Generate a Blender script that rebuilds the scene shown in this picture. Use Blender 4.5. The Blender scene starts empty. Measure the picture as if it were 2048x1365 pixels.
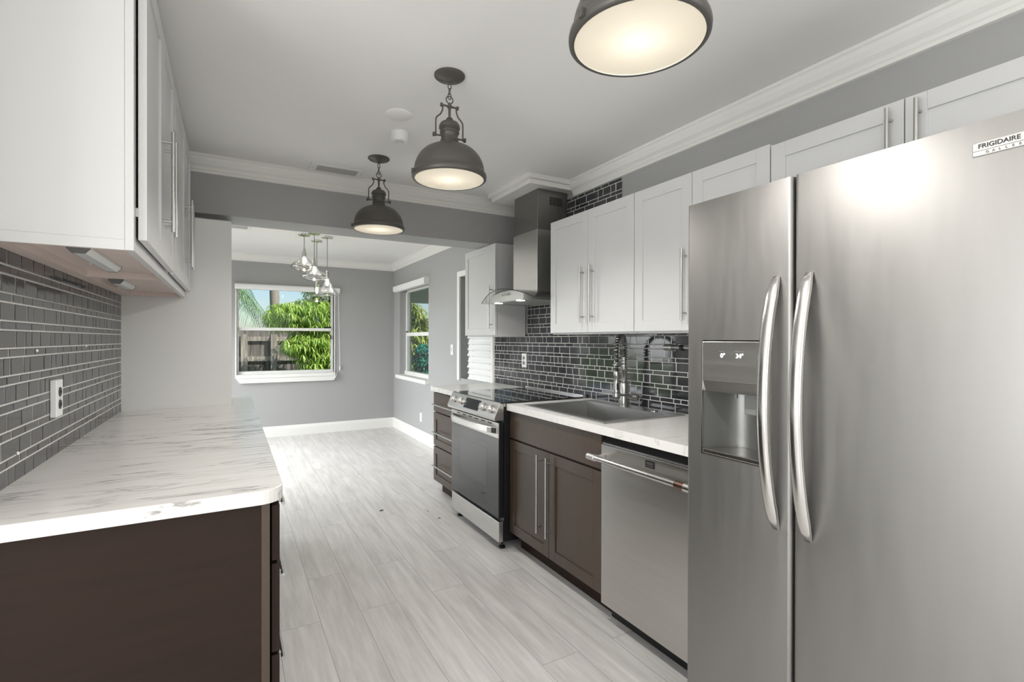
import bpy, bmesh, math, random
from mathutils import Vector, Matrix
random.seed(7)
SC = bpy.context.scene
COL = SC.collection
# ------------------------------------------------------------------ camera
_yaw, _pitch, _roll = math.radians(29.58), math.radians(-0.166), math.radians(0.103)
_F = Vector((math.sin(_yaw)*math.cos(_pitch), math.cos(_yaw)*math.cos(_pitch), math.sin(_pitch)))
_R = Vector((math.cos(_yaw), -math.sin(_yaw), 0.0))
_U = _R.cross(_F)
_R2 = _R*math.cos(_roll) + _U*math.sin(_roll)
_U2 = -_R*math.sin(_roll) + _U*math.cos(_roll)
cam_d = bpy.data.cameras.new('camera')
cam = bpy.data.objects.new('camera', cam_d)
COL.objects.link(cam)
cam_d.sensor_width = 36.0
cam_d.lens = 991.5/2048.0*36.0
cam_d.clip_start = 0.02
cam.matrix_world = Matrix(((_R2.x, _U2.x, -_F.x, 0.0), (_R2.y, _U2.y, -_F.y, 0.0), (_R2.z, _U2.z, -_F.z, 1.313), (0, 0, 0, 1)))
SC.camera = cam
# ------------------------------------------------------------------ world, sun, daylight
SC.view_settings.view_transform = 'Standard'
SC.view_settings.look = 'None'
SC.view_settings.gamma = 1.0
SC.view_settings.exposure = 0.76
SC.cycles.use_denoising = True
SC.cycles.max_bounces = 10
SC.cycles.transparent_max_bounces = 16
SC.cycles.sample_clamp_indirect = 6.0
SC.cycles.caustics_reflective = False
SC.cycles.caustics_refractive = False
W = bpy.data.worlds.new('sky')
SC.world = W
W.use_nodes = True
wn = W.node_tree.nodes
sky = wn.new('ShaderNodeTexSky')
sky.sky_type = 'NISHITA'
sky.sun_disc = False
sky.sun_elevation = math.radians(52)
sky.sun_rotation = math.radians(150)
sky.air_density = 1.0
sky.ozone_density = 3.0
wn['Background'].inputs['Strength'].default_value = 0.09
W.node_tree.links.new(sky.outputs[0], wn['Background'].inputs['Color'])

def lamp(name, kind, loc, direction, energy, color=(1, 1, 1), size=None, spread=None):
    d = bpy.data.lights.new(name, kind)
    d.energy = energy
    d.color = color
    if size:
        d.shape = 'RECTANGLE'
        d.size, d.size_y = size
    if spread:
        d.spread = spread
    o = bpy.data.objects.new(name, d)
    o.location = loc
    o.rotation_euler = Vector(direction).to_track_quat('-Z', 'Y').to_euler()
    COL.objects.link(o)
    return o
sun = lamp('sun', 'SUN', (0, -4, 9), (-0.45, 0.62, -0.95), 3.9, (1.0, 0.95, 0.86))
sun.data.angle = math.radians(0.6)
# daylight at the dining door and unseen side window; rear and right windows added
lamp('daylight_dining_door', 'AREA', (-1.55, 5.72, 1.75), (1, 0, -0.85), 98, (0.96, 0.98, 1.0), (2.6, 2.2), math.radians(125))
lamp('added_rear_window_light', 'AREA', (0.1, -5.16, 1.4), (0, 1, 0.35), 30, (0.985, 0.99, 1.0), (4.2, 1.9))  # added window light behind the camera to brighten the near kitchen
lamp('daylight_side_window', 'AREA', (-2.56, -0.25, 1.2), (1, 0, 0.5), 52, (0.985, 0.99, 1.0), (2.2, 1.7))
lamp('added_right_window_light', 'AREA', (2.17, -1.9, 1.35), (-1, 0, 0.35), 36, (0.985, 0.99, 1.0), (2.6, 1.6))  # added window light from the right, brightens the left cabinet doors

# ------------------------------------------------------------------ materials
def new_mat(name):
    m = bpy.data.materials.new(name)
    m.use_nodes = True
    return m, m.node_tree.nodes, m.node_tree.links, m.node_tree.nodes['Principled BSDF']

def srgb(r, g, b):
    f = lambda c: (c/255/12.92) if c/255 <= 0.04045 else ((c/255+0.055)/1.055)**2.4
    return (f(r), f(g), f(b), 1.0)

def mat(name, col, rough=0.5, metal=0.0, bump=0.0, bscale=60.0, spec=0.5, var=0.0, vscale=6.0, stretch=(1, 1, 1), coat=0.0):
    m, n, l, p = new_mat(name)
    p.inputs['Base Color'].default_value = col
    p.inputs['Roughness'].default_value = rough
    p.inputs['Metallic'].default_value = metal
    p.inputs['Specular IOR Level'].default_value = spec
    p.inputs['Coat Weight'].default_value = coat
    tc = n.new('ShaderNodeTexCoord')
    mp = n.new('ShaderNodeMapping')
    mp.inputs['Scale'].default_value = stretch
    l.new(tc.outputs['Object'], mp.inputs['Vector'])
    if var:
        t = n.new('ShaderNodeTexNoise')
        t.inputs['Scale'].default_value = vscale
        t.inputs['Detail'].default_value = 5
        l.new(mp.outputs[0], t.inputs['Vector'])
        mx = n.new('ShaderNodeMix')
        mx.data_type = 'RGBA'
        mx.inputs[6].default_value = tuple(c*(1-var) for c in col[:3])+(1,)
        mx.inputs[7].default_value = tuple(min(1, c*(1+var)) for c in col[:3])+(1,)
        l.new(t.outputs['Fac'], mx.inputs[0])
        l.new(mx.outputs[2], p.inputs['Base Color'])
    if bump:
        t = n.new('ShaderNodeTexNoise')
        t.inputs['Scale'].default_value = bscale
        t.inputs['Detail'].default_value = 4
        l.new(mp.outputs[0], t.inputs['Vector'])
        b = n.new('ShaderNodeBump')
        b.inputs['Strength'].default_value = bump
        b.inputs['Distance'].default_value = 0.002
        l.new(t.outputs['Fac'], b.inputs['Height'])
        l.new(b.outputs[0], p.inputs['Normal'])
    return m

M = {}
M['ceiling'] = mat('ceiling_paint', srgb(242, 241, 238), 0.75, bump=0.25, bscale=14)
M['wall'] = mat('grey_wall_paint', srgb(168, 168, 167), 0.4, bump=0.12, bscale=30)
M['white_wall'] = mat('white_wall_paint', srgb(224, 224, 221), 0.6, bump=0.08, bscale=30)
M['trim'] = mat('white_trim_paint', srgb(236, 235, 230), 0.4)
M['cab_white'] = mat('white_cabinet_paint', srgb(211, 211, 210), 0.34, var=0.01, vscale=3)
M['cab_inside'] = mat('pale_wood_underside', srgb(222, 208, 200), 0.6, var=0.06, vscale=5, stretch=(12, 1, 1))
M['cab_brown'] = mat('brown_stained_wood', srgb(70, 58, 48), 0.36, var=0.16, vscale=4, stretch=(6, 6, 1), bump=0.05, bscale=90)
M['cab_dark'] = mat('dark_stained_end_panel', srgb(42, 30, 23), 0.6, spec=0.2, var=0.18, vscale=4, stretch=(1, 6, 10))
M['nickel'] = mat('brushed_nickel', srgb(190, 189, 186), 0.33, 1.0)
M['chrome'] = mat('chrome', srgb(225, 225, 225), 0.08, 1.0)
M['bronze'] = mat('bronze_ring', srgb(132, 106, 94), 0.3, 1.0)
M['black'] = mat('black_plastic', srgb(22, 22, 23), 0.35)
M['black_glass'] = mat('black_ceramic_glass', srgb(14, 14, 16), 0.04, spec=0.8)
M['oven_glass'] = mat('dark_oven_glass', srgb(38, 40, 44), 0.06, spec=0.9)
M['oven_window'] = mat('oven_window_glass', srgb(54, 56, 60), 0.1, spec=0.9)
M['recess'] = mat('dispenser_recess_plastic', srgb(128, 128, 125), 0.34, metal=0.55)
M['white_plastic'] = mat('white_plastic', srgb(236, 236, 234), 0.35)
M['grey_plastic'] = mat('grey_plastic', srgb(120, 122, 120), 0.45)
M['led_lens'] = mat('frosted_plastic_lens', srgb(225, 228, 226), 0.3)
M['lamp_metal'] = mat('dark_bronze_paint', srgb(88, 85, 81), 0.42, metal=0.25)
M['lamp_inside'] = mat('white_enamel', srgb(240, 238, 230), 0.5)
M['blind'] = mat('white_blind', srgb(240, 240, 238), 0.5)
M['grout'] = mat('light_grout', srgb(204, 202, 198), 0.85)
M['concrete'] = mat('porch_paint', srgb(185, 196, 182), 0.8, var=0.1)
M['bark'] = mat('bark', srgb(120, 104, 88), 0.9, var=0.25, vscale=12, stretch=(1, 1, 0.2))
M['palm_bark'] = mat('palm_bark', srgb(150, 140, 128), 0.9, var=0.2, vscale=8, stretch=(1, 1, 6))
M['lawn'] = mat('lawn', srgb(96, 124, 60), 0.9, var=0.3, vscale=9)
M['pot'] = mat('glazed_pot', srgb(20, 96, 84), 0.25, var=0.2)
M['dark_gap'] = mat('dark_gap', srgb(14, 13, 13), 0.8)
M['grille'] = mat('grille_metal', srgb(176, 176, 172), 0.5)
M['ink'] = mat('dark_ink', srgb(40, 40, 42), 0.4)
M['pale_ink'] = mat('pale_ink', srgb(120, 120, 120), 0.4)
M['leaf_litter'] = mat('dry_leaf', srgb(70, 62, 55), 0.8)

def steel(name, col, rough, stretch, amt=0.06):
    m, n, l, p = new_mat(name)
    p.inputs['Metallic'].default_value = 1.0
    tc = n.new('ShaderNodeTexCoord')
    mp = n.new('ShaderNodeMapping')
    mp.inputs['Scale'].default_value = stretch
    l.new(tc.outputs['Object'], mp.inputs['Vector'])
    t = n.new('ShaderNodeTexNoise')
    t.inputs['Scale'].default_value = 40
    t.inputs['Detail'].default_value = 6
    l.new(mp.outputs[0], t.inputs['Vector'])
    r = n.new('ShaderNodeMapRange')
    r.inputs['To Min'].default_value = rough-amt
    r.inputs['To Max'].default_value = rough+amt
    l.new(t.outputs['Fac'], r.inputs['Value'])
    l.new(r.outputs[0], p.inputs['Roughness'])
    mx = n.new('ShaderNodeMix')
    mx.data_type = 'RGBA'
    mx.inputs[6].default_value = tuple(c*0.93 for c in col[:3])+(1,)
    mx.inputs[7].default_value = tuple(min(1, c*1.06) for c in col[:3])+(1,)
    l.new(t.outputs['Fac'], mx.inputs[0])
    l.new(mx.outputs[2], p.inputs['Base Color'])
    b = n.new('ShaderNodeBump')
    b.inputs['Strength'].default_value = 0.04
    b.inputs['Distance'].default_value = 0.001
    l.new(t.outputs['Fac'], b.inputs['Height'])
    l.new(b.outputs[0], p.inputs['Normal'])
    return m
M['steel'] = steel('brushed_steel', srgb(154, 152, 149), 0.46, (1, 1, 0.12))
M['steel_h'] = steel('brushed_steel_appliance', srgb(202, 200, 196), 0.31, (1, 0.08, 1))
M['steel_sink'] = steel('satin_sink_steel', srgb(190, 190, 188), 0.36, (1, 1, 1))
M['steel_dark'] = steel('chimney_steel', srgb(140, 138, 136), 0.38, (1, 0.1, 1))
M['steel_handle'] = steel('polished_handle_steel', srgb(222, 220, 217), 0.2, (1, 1, 0.1), 0.03)

def glass_mat(name, tint=(1, 1, 1, 1), refl=0.9, body=0.0):
    m, n, l, p = new_mat(name)
    n.remove(p)
    out = n['Material Output']
    tr = n.new('ShaderNodeBsdfTransparent')
    tr.inputs[0].default_value = tint
    gl = n.new('ShaderNodeBsdfGlossy')
    gl.inputs['Roughness'].default_value = 0.02
    fr = n.new('ShaderNodeFresnel')
    fr.inputs['IOR'].default_value = 1.5
    ml = n.new('ShaderNodeMath')
    ml.operation = 'MULTIPLY_ADD'
    ml.inputs[1].default_value = refl
    ml.inputs[2].default_value = body
    l.new(fr.outputs[0], ml.inputs[0])
    mx = n.new('ShaderNodeMixShader')
    l.new(ml.outputs[0], mx.inputs[0])
    l.new(tr.outputs[0], mx.inputs[1])
    l.new(gl.outputs[0], mx.inputs[2])
    l.new(mx.outputs[0], out.inputs[0])
    return m
M['glass'] = glass_mat('window_glass', (0.97, 0.985, 0.98, 1), 0.22)
M['shade_glass'] = glass_mat('clear_shade_glass', (0.97, 0.97, 0.95, 1), 0.7, 0.11)
M['smoke_glass'] = glass_mat('green_smoked_glass', (0.76, 0.82, 0.7, 1), 0.6, 0.02)
M['hood_glass'] = glass_mat('hood_glass', (0.95, 0.96, 0.955, 1), 0.55, 0.01)

def emit(name, col, s):
    m, n, l, p = new_mat(name)
    p.inputs['Base Color'].default_value = col
    p.inputs['Emission Color'].default_value = col
    p.inputs['Emission Strength'].default_value = s
    return m
M['bulb'] = emit('lit_bulb', (1.0, 0.82, 0.6, 1), 14)
M['lamp_bulb'] = emit('lit_lamp_bulb', (1.0, 0.92, 0.82, 1), 1.3)
M['led'] = emit('lit_led', (0.95, 0.97, 1.0, 1), 6)
M['digits'] = emit('lit_digits', (0.9, 0.95, 1.0, 1), 0.8)

def frosted():
    m, n, l, p = new_mat('frosted_diffuser')
    n.remove(p)
    t = n.new('ShaderNodeBsdfTranslucent')
    t.inputs[0].default_value = (0.95, 0.93, 0.88, 1)
    d = n.new('ShaderNodeBsdfDiffuse')
    d.inputs[0].default_value = (0.85, 0.83, 0.8, 1)
    a = n.new('ShaderNodeMixShader')
    a.inputs[0].default_value = 0.3
    l.new(t.outputs[0], a.inputs[1])
    l.new(d.outputs[0], a.inputs[2])
    g = n.new('ShaderNodeBsdfGlossy')
    g.inputs['Roughness'].default_value = 0.25
    b = n.new('ShaderNodeMixShader')
    b.inputs[0].default_value = 0.04
    l.new(a.outputs[0], b.inputs[1])
    l.new(g.outputs[0], b.inputs[2])
    l.new(b.outputs[0], n['Material Output'].inputs[0])
    return m
M['frosted'] = frosted()

def tile_mat():
    m, n, l, p = new_mat('dark_glass_tile')
    g = n.new('ShaderNodeNewGeometry')
    r = n.new('ShaderNodeValToRGB')
    r.color_ramp.elements[0].color = srgb(40, 41, 44)
    r.color_ramp.elements[1].color = srgb(62, 63, 66)
    l.new(g.outputs['Random Per Island'], r.inputs[0])
    l.new(r.outputs[0], p.inputs['Base Color'])
    p.inputs['Roughness'].default_value = 0.09
    p.inputs['Specular IOR Level'].default_value = 0.75
    t = n.new('ShaderNodeTexNoise')
    t.inputs['Scale'].default_value = 25
    b = n.new('ShaderNodeBump')
    b.inputs['Strength'].default_value = 0.06
    b.inputs['Distance'].default_value = 0.004
    l.new(t.outputs['Fac'], b.inputs['Height'])
    l.new(b.outputs[0], p.inputs['Normal'])
    return m
M['tile'] = tile_mat()

def floor_mat():
    m, n, l, p = new_mat('pale_grey_plank_floor')
    tc = n.new('ShaderNodeTexCoord')
    mp = n.new('ShaderNodeMapping')
    mp.inputs['Rotation'].default_value = (0, 0, math.radians(90))
    l.new(tc.outputs['Object'], mp.inputs['Vector'])
    br = n.new('ShaderNodeTexBrick')
    br.offset = 0.37
    br.inputs['Scale'].default_value = 1.0
    br.inputs['Brick Width'].default_value = 1.22
    br.inputs['Row Height'].default_value = 0.182
    br.inputs['Mortar Size'].default_value = 0.0012
    br.inputs['Mortar Smooth'].default_value = 0.2
    br.inputs['Bias'].default_value = 0.0
    br.inputs['Color1'].default_value = (0.42, 0.42, 0.42, 1)
    br.inputs['Color2'].default_value = (0.58, 0.58, 0.58, 1)
    br.inputs['Mortar'].default_value = (0.3, 0.3, 0.3, 1)
    l.new(mp.outputs[0], br.inputs['Vector'])
    mp2 = n.new('ShaderNodeMapping')
    mp2.inputs['Scale'].default_value = (12, 1.0, 1)
    l.new(tc.outputs['Object'], mp2.inputs['Vector'])
    # shift the grain from plank to plank
    ad = n.new('ShaderNodeVectorMath')
    ad.operation = 'ADD'
    sc = n.new('ShaderNodeVectorMath')
    sc.operation = 'SCALE'
    sc.inputs['Scale'].default_value = 60
    l.new(br.outputs['Color'], sc.inputs[0])
    l.new(mp2.outputs[0], ad.inputs[0])
    l.new(sc.outputs[0], ad.inputs[1])
    t = n.new('ShaderNodeTexNoise')
    t.inputs['Scale'].default_value = 2.2
    t.inputs['Detail'].default_value = 8
    t.inputs['Roughness'].default_value = 0.62
    t.inputs['Distortion'].default_value = 0.25
    l.new(ad.outputs[0], t.inputs['Vector'])
    mix = n.new('ShaderNodeMath')
    mix.operation = 'MULTIPLY_ADD'
    l.new(br.outputs['Color'], mix.inputs[0])
    mix.inputs[1].default_value = 0.45
    l.new(t.outputs['Fac'], mix.inputs[2])
    r = n.new('ShaderNodeValToRGB')
    r.color_ramp.elements[0].position = 0.45
    r.color_ramp.elements[0].color = srgb(184, 181, 177)
    r.color_ramp.elements[1].position = 0.95
    r.color_ramp.elements[1].color = srgb(226, 223, 219)
    l.new(mix.outputs[0], r.inputs[0])
    mo = n.new('ShaderNodeMix')
    mo.data_type = 'RGBA'
    mo.inputs[7].default_value = srgb(150, 147, 144)
    l.new(br.outputs['Fac'], mo.inputs[0])
    l.new(r.outputs[0], mo.inputs[6])
    l.new(mo.outputs[2], p.inputs['Base Color'])
    rr = n.new('ShaderNodeMapRange')
    rr.inputs['To Min'].default_value = 0.24
    rr.inputs['To Max'].default_value = 0.42
    l.new(t.outputs['Fac'], rr.inputs['Value'])
    l.new(rr.outputs[0], p.inputs['Roughness'])
    b = n.new('ShaderNodeBump')
    b.inputs['Strength'].default_value = 0.12
    b.inputs['Distance'].default_value = 0.002
    l.new(t.outputs['Fac'], b.inputs['Height'])
    l.new(b.outputs[0], p.inputs['Normal'])
    return m
M['floor'] = floor_mat()

def marble(name, base, vein, rot, rough=0.3, scl=1.0):
    m, n, l, p = new_mat(name)
    tc = n.new('ShaderNodeTexCoord')
    mp = n.new('ShaderNodeMapping')
    mp.inputs['Rotation'].default_value = (0, 0, math.radians(rot))
    mp.inputs['Scale'].default_value = (1.1*scl, 7.0*scl, 3.0*scl)
    l.new(tc.outputs['Object'], mp.inputs['Vector'])
    t = n.new('ShaderNodeTexNoise')
    t.inputs['Scale'].default_value = 1.6
    t.inputs['Detail'].default_value = 9
    t.inputs['Roughness'].default_value = 0.55
    t.inputs['Distortion'].default_value = 0.9
    l.new(mp.outputs[0], t.inputs['Vector'])
    r = n.new('ShaderNodeValToRGB')
    e = r.color_ramp.elements
    e[0].position = 0.478
    e[0].color = (0, 0, 0, 1)
    e[1].position = 0.5
    e[1].color = (1, 1, 1, 1)
    k = e.new(0.515)
    k.color = (0.16, 0.16, 0.16, 1)
    k = e.new(0.60)
    k.color = (0, 0, 0, 1)
    l.new(t.outputs['Fac'], r.inputs[0])
    t2 = n.new('ShaderNodeTexNoise')
    t2.inputs['Scale'].default_value = 1.5
    t2.inputs['Detail'].default_value = 3
    l.new(tc.outputs['Object'], t2.inputs['Vector'])
    r2 = n.new('ShaderNodeValToRGB')
    r2.color_ramp.elements[0].position = 0.42
    r2.color_ramp.elements[1].position = 0.66
    l.new(t2.outputs['Fac'], r2.inputs[0])
    mu = n.new('ShaderNodeMath')
    mu.operation = 'MULTIPLY'
    l.new(r.outputs[0], mu.inputs[0])
    l.new(r2.outputs[0], mu.inputs[1])
    mx = n.new('ShaderNodeMix')
    mx.data_type = 'RGBA'
    mx.inputs[6].default_value = base
    mx.inputs[7].default_value = vein
    l.new(mu.outputs[0], mx.inputs[0])
    l.new(mx.outputs[2], p.inputs['Base Color'])
    p.inputs['Roughness'].default_value = rough
    return m
M['marble'] = marble('marble_laminate_left', srgb(226, 223, 219), srgb(120, 116, 112), 28, 0.22)
M['marble_r'] = marble('marble_laminate_right', srgb(232, 230, 226), srgb(176, 172, 166), 40, 0.28, 1.1)

def fence_mat(name='weathered_fence_boards', c0=(66, 62, 59), c1=(138, 133, 126)):
    m, n, l, p = new_mat(name)
    tc = n.new('ShaderNodeTexCoord')
    mp = n.new('ShaderNodeMapping')
    mp.inputs['Scale'].default_value = (14, 14, 1.1)
    l.new(tc.outputs['Object'], mp.inputs['Vector'])
    t = n.new('ShaderNodeTexNoise')
    t.inputs['Scale'].default_value = 1.6
    t.inputs['Detail'].default_value = 8
    l.new(mp.outputs[0], t.inputs['Vector'])
    r = n.new('ShaderNodeValToRGB')
    r.color_ramp.elements[0].position = 0.35
    r.color_ramp.elements[0].color = srgb(*c0)
    r.color_ramp.elements[1].position = 0.68
    r.color_ramp.elements[1].color = srgb(*c1)
    l.new(t.outputs['Fac'], r.inputs[0])
    l.new(r.outputs[0], p.inputs['Base Color'])
    p.inputs['Roughness'].default_value = 0.9
    return m
M['fence'] = fence_mat()
M['fence_rail_sunlit'] = fence_mat('weathered_fence_rails_sunlit', (120, 114, 106), (186, 178, 166))  # same wood as the boards; sunlight on rails and posts put into lighter colour

def leaf_mat(name, c0, c1):
    m, n, l, p = new_mat(name)
    g = n.new('ShaderNodeNewGeometry')
    r = n.new('ShaderNodeValToRGB')
    r.color_ramp.elements[0].color = c0
    r.color_ramp.elements[1].color = c1
    l.new(g.outputs['Random Per Island'], r.inputs[0])
    l.new(r.outputs[0], p.inputs['Base Color'])
    p.inputs['Roughness'].default_value = 0.4
    t = n.new('ShaderNodeBsdfTranslucent')
    l.new(r.outputs[0], t.inputs[0])
    mx = n.new('ShaderNodeMixShader')
    mx.inputs[0].default_value = 0.4
    l.new(p.outputs[0], mx.inputs[1])
    l.new(t.outputs[0], mx.inputs[2])
    l.new(mx.outputs[0], n['Material Output'].inputs[0])
    return m
M['leaf'] = leaf_mat('bright_green_leaves', srgb(116, 166, 52), srgb(220, 238, 140))
M['palm_leaf'] = leaf_mat('palm_leaves', srgb(84, 128, 84), srgb(166, 190, 146))
M['porch_leaf'] = leaf_mat('porch_plant_leaves', srgb(110, 140, 50), srgb(206, 214, 120))
M['teal_leaf'] = leaf_mat('teal_leaves', srgb(14, 104, 92), srgb(56, 184, 156))

# ------------------------------------------------------------------ mesh helpers
WLOC = {}

class MB:
    def __init__(s):
        s.v, s.f, s.sm = [], [], []

    def add(s, vs, fs, smooth=False):
        o = len(s.v)
        s.v += [tuple(v) for v in vs]
        s.f += [tuple(i+o for i in f) for f in fs]
        s.sm += [smooth]*len(fs)
        return s

    def box(s, x0, x1, y0, y1, z0, z1):
        vs = [(x, y, z) for x in (x0, x1) for y in (y0, y1) for z in (z0, z1)]
        return s.add(vs, [(0, 1, 3, 2), (4, 6, 7, 5), (0, 4, 5, 1), (2, 3, 7, 6), (0, 2, 6, 4), (1, 5, 7, 3)])

    def prism(s, pts, axis, a0, a1, smooth=False):
        """pts: outline in the other two axes (in xyz order); extruded along axis from a0 to a1"""
        def mk(p, a):
            if axis == 'X': return (a, p[0], p[1])
            if axis == 'Y': return (p[0], a, p[1])
            return (p[0], p[1], a)
        n = len(pts)
        vs = [mk(p, a0) for p in pts]+[mk(p, a1) for p in pts]
        fs = [tuple(range(n)), tuple(range(2*n-1, n-1, -1))]
        s.add(vs, fs)
        o = len(s.v)-2*n
        for i in range(n):
            j = (i+1) % n
            s.f.append((o+i, o+n+i, o+n+j, o+j))
            s.sm.append(smooth)
        return s

    def lathe(s, prof, c, axis='Z', seg=32, smooth=True):
        """prof: (radius, offset along axis) list"""
        vs, fs = [], []
        for (r, h) in prof:
            for k in range(seg):
                a = 2*math.pi*k/seg
                p, q = r*math.cos(a), r*math.sin(a)
                if axis == 'Z': vs.append((c[0]+p, c[1]+q, c[2]+h))
                elif axis == 'X': vs.append((c[0]+h, c[1]+p, c[2]+q))
                else: vs.append((c[0]+q, c[1]+h, c[2]+p))
        for i in range(len(prof)-1):
            for k in range(seg):
                k2 = (k+1) % seg
                fs.append((i*seg+k, i*seg+k2, (i+1)*seg+k2, (i+1)*seg+k))
        s.add(vs, fs, smooth)
        return s

    def cyl(s, c, r, h, axis='Z', seg=20):
        """closed cylinder from c along axis by h"""
        s.lathe([(1e-5, 0), (r, 0), (r, h), (1e-5, h)], c, axis, seg)
        return s

    def tube(s, pts, r, seg=10, cap=True):
        pts = [Vector(p) for p in pts]
        n = len(pts)
        rr = r if isinstance(r, (list, tuple)) else [r]*n
        vs, fs = [], []
        t0 = (pts[1]-pts[0]).normalized()
        up = Vector((0, 0, 1)) if abs(t0.z) < 0.9 else Vector((1, 0, 0))
        a = t0.cross(up).normalized()
        for i, p in enumerate(pts):
            t = (pts[min(i+1, n-1)]-pts[max(i-1, 0)]).normalized()
            a = (a-t*a.dot(t)).normalized()
            b = t.cross(a)
            for k in range(seg):
                g = 2*math.pi*k/seg
                vs.append(p+(a*math.cos(g)+b*math.sin(g))*rr[i])
        for i in range(n-1):
            for k in range(seg):
                k2 = (k+1) % seg
                fs.append((i*seg+k, i*seg+k2, (i+1)*seg+k2, (i+1)*seg+k))
        if cap:
            fs.append(tuple(range(seg-1, -1, -1)))
            fs.append(tuple((n-1)*seg+k for k in range(seg)))
        s.add(vs, fs, True)
        return s

    def torus(s, c, R, r, nrm=(0, 1, 0), seg=24, rs=8, sx=1.0, sz=1.0):
        nrm = Vector(nrm).normalized()
        up = Vector((0, 0, 1)) if abs(nrm.z) < 0.9 else Vector((1, 0, 0))
        a = nrm.cross(up).normalized()
        b = a.cross(nrm)
        pts = [Vector(c)+a*(R*sx*math.cos(2*math.pi*k/seg))+b*(R*sz*math.sin(2*math.pi*k/seg)) for k in range(seg)]
        vs, fs = [], []
        for i, p in enumerate(pts):
            t = (pts[(i+1) % seg]-pts[i-1]).normalized()
            q = t.cross(nrm).normalized()
            for k in range(rs):
                g = 2*math.pi*k/rs
                vs.append(p+(q*math.cos(g)+nrm*math.sin(g))*r)
        for i in range(seg):
            for k in range(rs):
                i2, k2 = (i+1) % seg, (k+1) % rs
                fs.append((i*rs+k, i*rs+k2, i2*rs+k2, i2*rs+k))
        s.add(vs, fs, True)
        return s

    def build(s, name, m, parent=None, bevel=0.0, seg=2, sharp=40):
        off = WLOC.get(parent.name, Vector()) if parent else Vector()
        me = bpy.data.meshes.new(name)
        me.from_pydata([(v[0]-off[0], v[1]-off[1], v[2]-off[2]) for v in s.v], [], s.f)
        bm = bmesh.new()
        bm.from_mesh(me)
        bmesh.ops.recalc_face_normals(bm, faces=bm.faces)
        bm.to_mesh(me)
        bm.free()
        if any(s.sm):
            me.polygons.foreach_set('use_smooth', s.sm)
            me.set_sharp_from_angle(angle=math.radians(sharp))
        me.materials.append(m)
        o = bpy.data.objects.new(name, me)
        COL.objects.link(o)
        if parent:
            o.parent = parent
        WLOC[o.name] = off.copy() if parent else Vector()
        if bevel:
            b = o.modifiers.new('bevel', 'BEVEL')
            b.width = bevel
            b.segments = seg
            b.limit_method = 'ANGLE'
            b.angle_limit = math.radians(50)
            b.harden_normals = False
        return o

def raw(name, vs, fs, m, parent=None):
    """fast build, no normal fix"""
    off = WLOC.get(parent.name, Vector()) if parent else Vector()
    me = bpy.data.meshes.new(name)
    me.from_pydata([(v[0]-off[0], v[1]-off[1], v[2]-off[2]) for v in vs], [], fs)
    me.materials.append(m)
    o = bpy.data.objects.new(name, me)
    COL.objects.link(o)
    if parent:
        o.parent = parent
    WLOC[o.name] = off.copy()
    return o

def tag(o, label, cat, group=None):
    o['label'] = label
    o['category'] = cat
    if group:
        o['group'] = group
    return o

def thing(name, label, cat, loc=(0, 0, 0), group=None):
    o = bpy.data.objects.new(name, None)
    o.empty_display_size = 0.1
    o.location = loc
    COL.objects.link(o)
    WLOC[o.name] = Vector(loc)
    return tag(o, label, cat, group)

def struct(o, label=None):
    o['kind'] = 'structure'
    if label:
        o['label'] = label
    return o

def text_mesh(name, s, size, m, parent, origin, xdir, up, nrm_off=0.0008, align='LEFT', depth=0.0004, xscale=1.0):
    cu = bpy.data.curves.new(name+'_c', 'FONT')
    cu.body = s
    cu.size = size
    cu.align_x = align
    cu.extrude = depth
    cu.offset = size*0.012
    tmp = bpy.data.objects.new(name+'_c', cu)
    COL.objects.link(tmp)
    dg = bpy.context.evaluated_depsgraph_get()
    me = bpy.data.meshes.new_from_object(tmp.evaluated_get(dg))
    bpy.data.objects.remove(tmp)
    bpy.data.curves.remove(cu)
    x, u = Vector(xdir).normalized(), Vector(up).normalized()
    n = x.cross(u)
    off = WLOC.get(parent.name, Vector())
    o0 = Vector(origin)-off
    for v in me.vertices:
        c = v.co.copy()
        v.co = o0+x*(c.x*xscale)+u*c.y+n*(c.z+nrm_off)
    me.materials.clear()
    me.materials.append(m)
    o = bpy.data.objects.new(name, me)
    COL.objects.link(o)
    o.parent = parent
    return o

# ------------------------------------------------------------------ room shell
XW, YB, ZC = 2.135, 7.36, 2.44
XL = -0.528          # left kitchen wall
XD = -0.9            # left dining wall
struct(MB().box(-2.75, 2.30, -5.35, 7.52, -0.12, 0.0).build('floor', M['floor']))
struct(MB().box(-2.75, 2.30, -5.35, 7.52, ZC, ZC+0.15).build('ceiling', M['ceiling']))

def wall_x(name, x0, x1, y0, y1, holes, m):
    """wall slab in the YZ plane with rectangular holes (y0,y1,z0,z1), sorted by y"""
    b = MB()
    y = y0
    for (a, c, z0, z1) in holes:
        if a > y: b.box(x0, x1, y, a, 0, ZC)
        if z0 > 0: b.box(x0, x1, a, c, 0, z0)
        b.box(x0, x1, a, c, z1, ZC)  # unseen near end lengthened to keep a sun patch off the kitchen floor
        y = c
    b.box(x0, x1, y, y1, 0, ZC)
    return struct(b.build(name, m))

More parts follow.
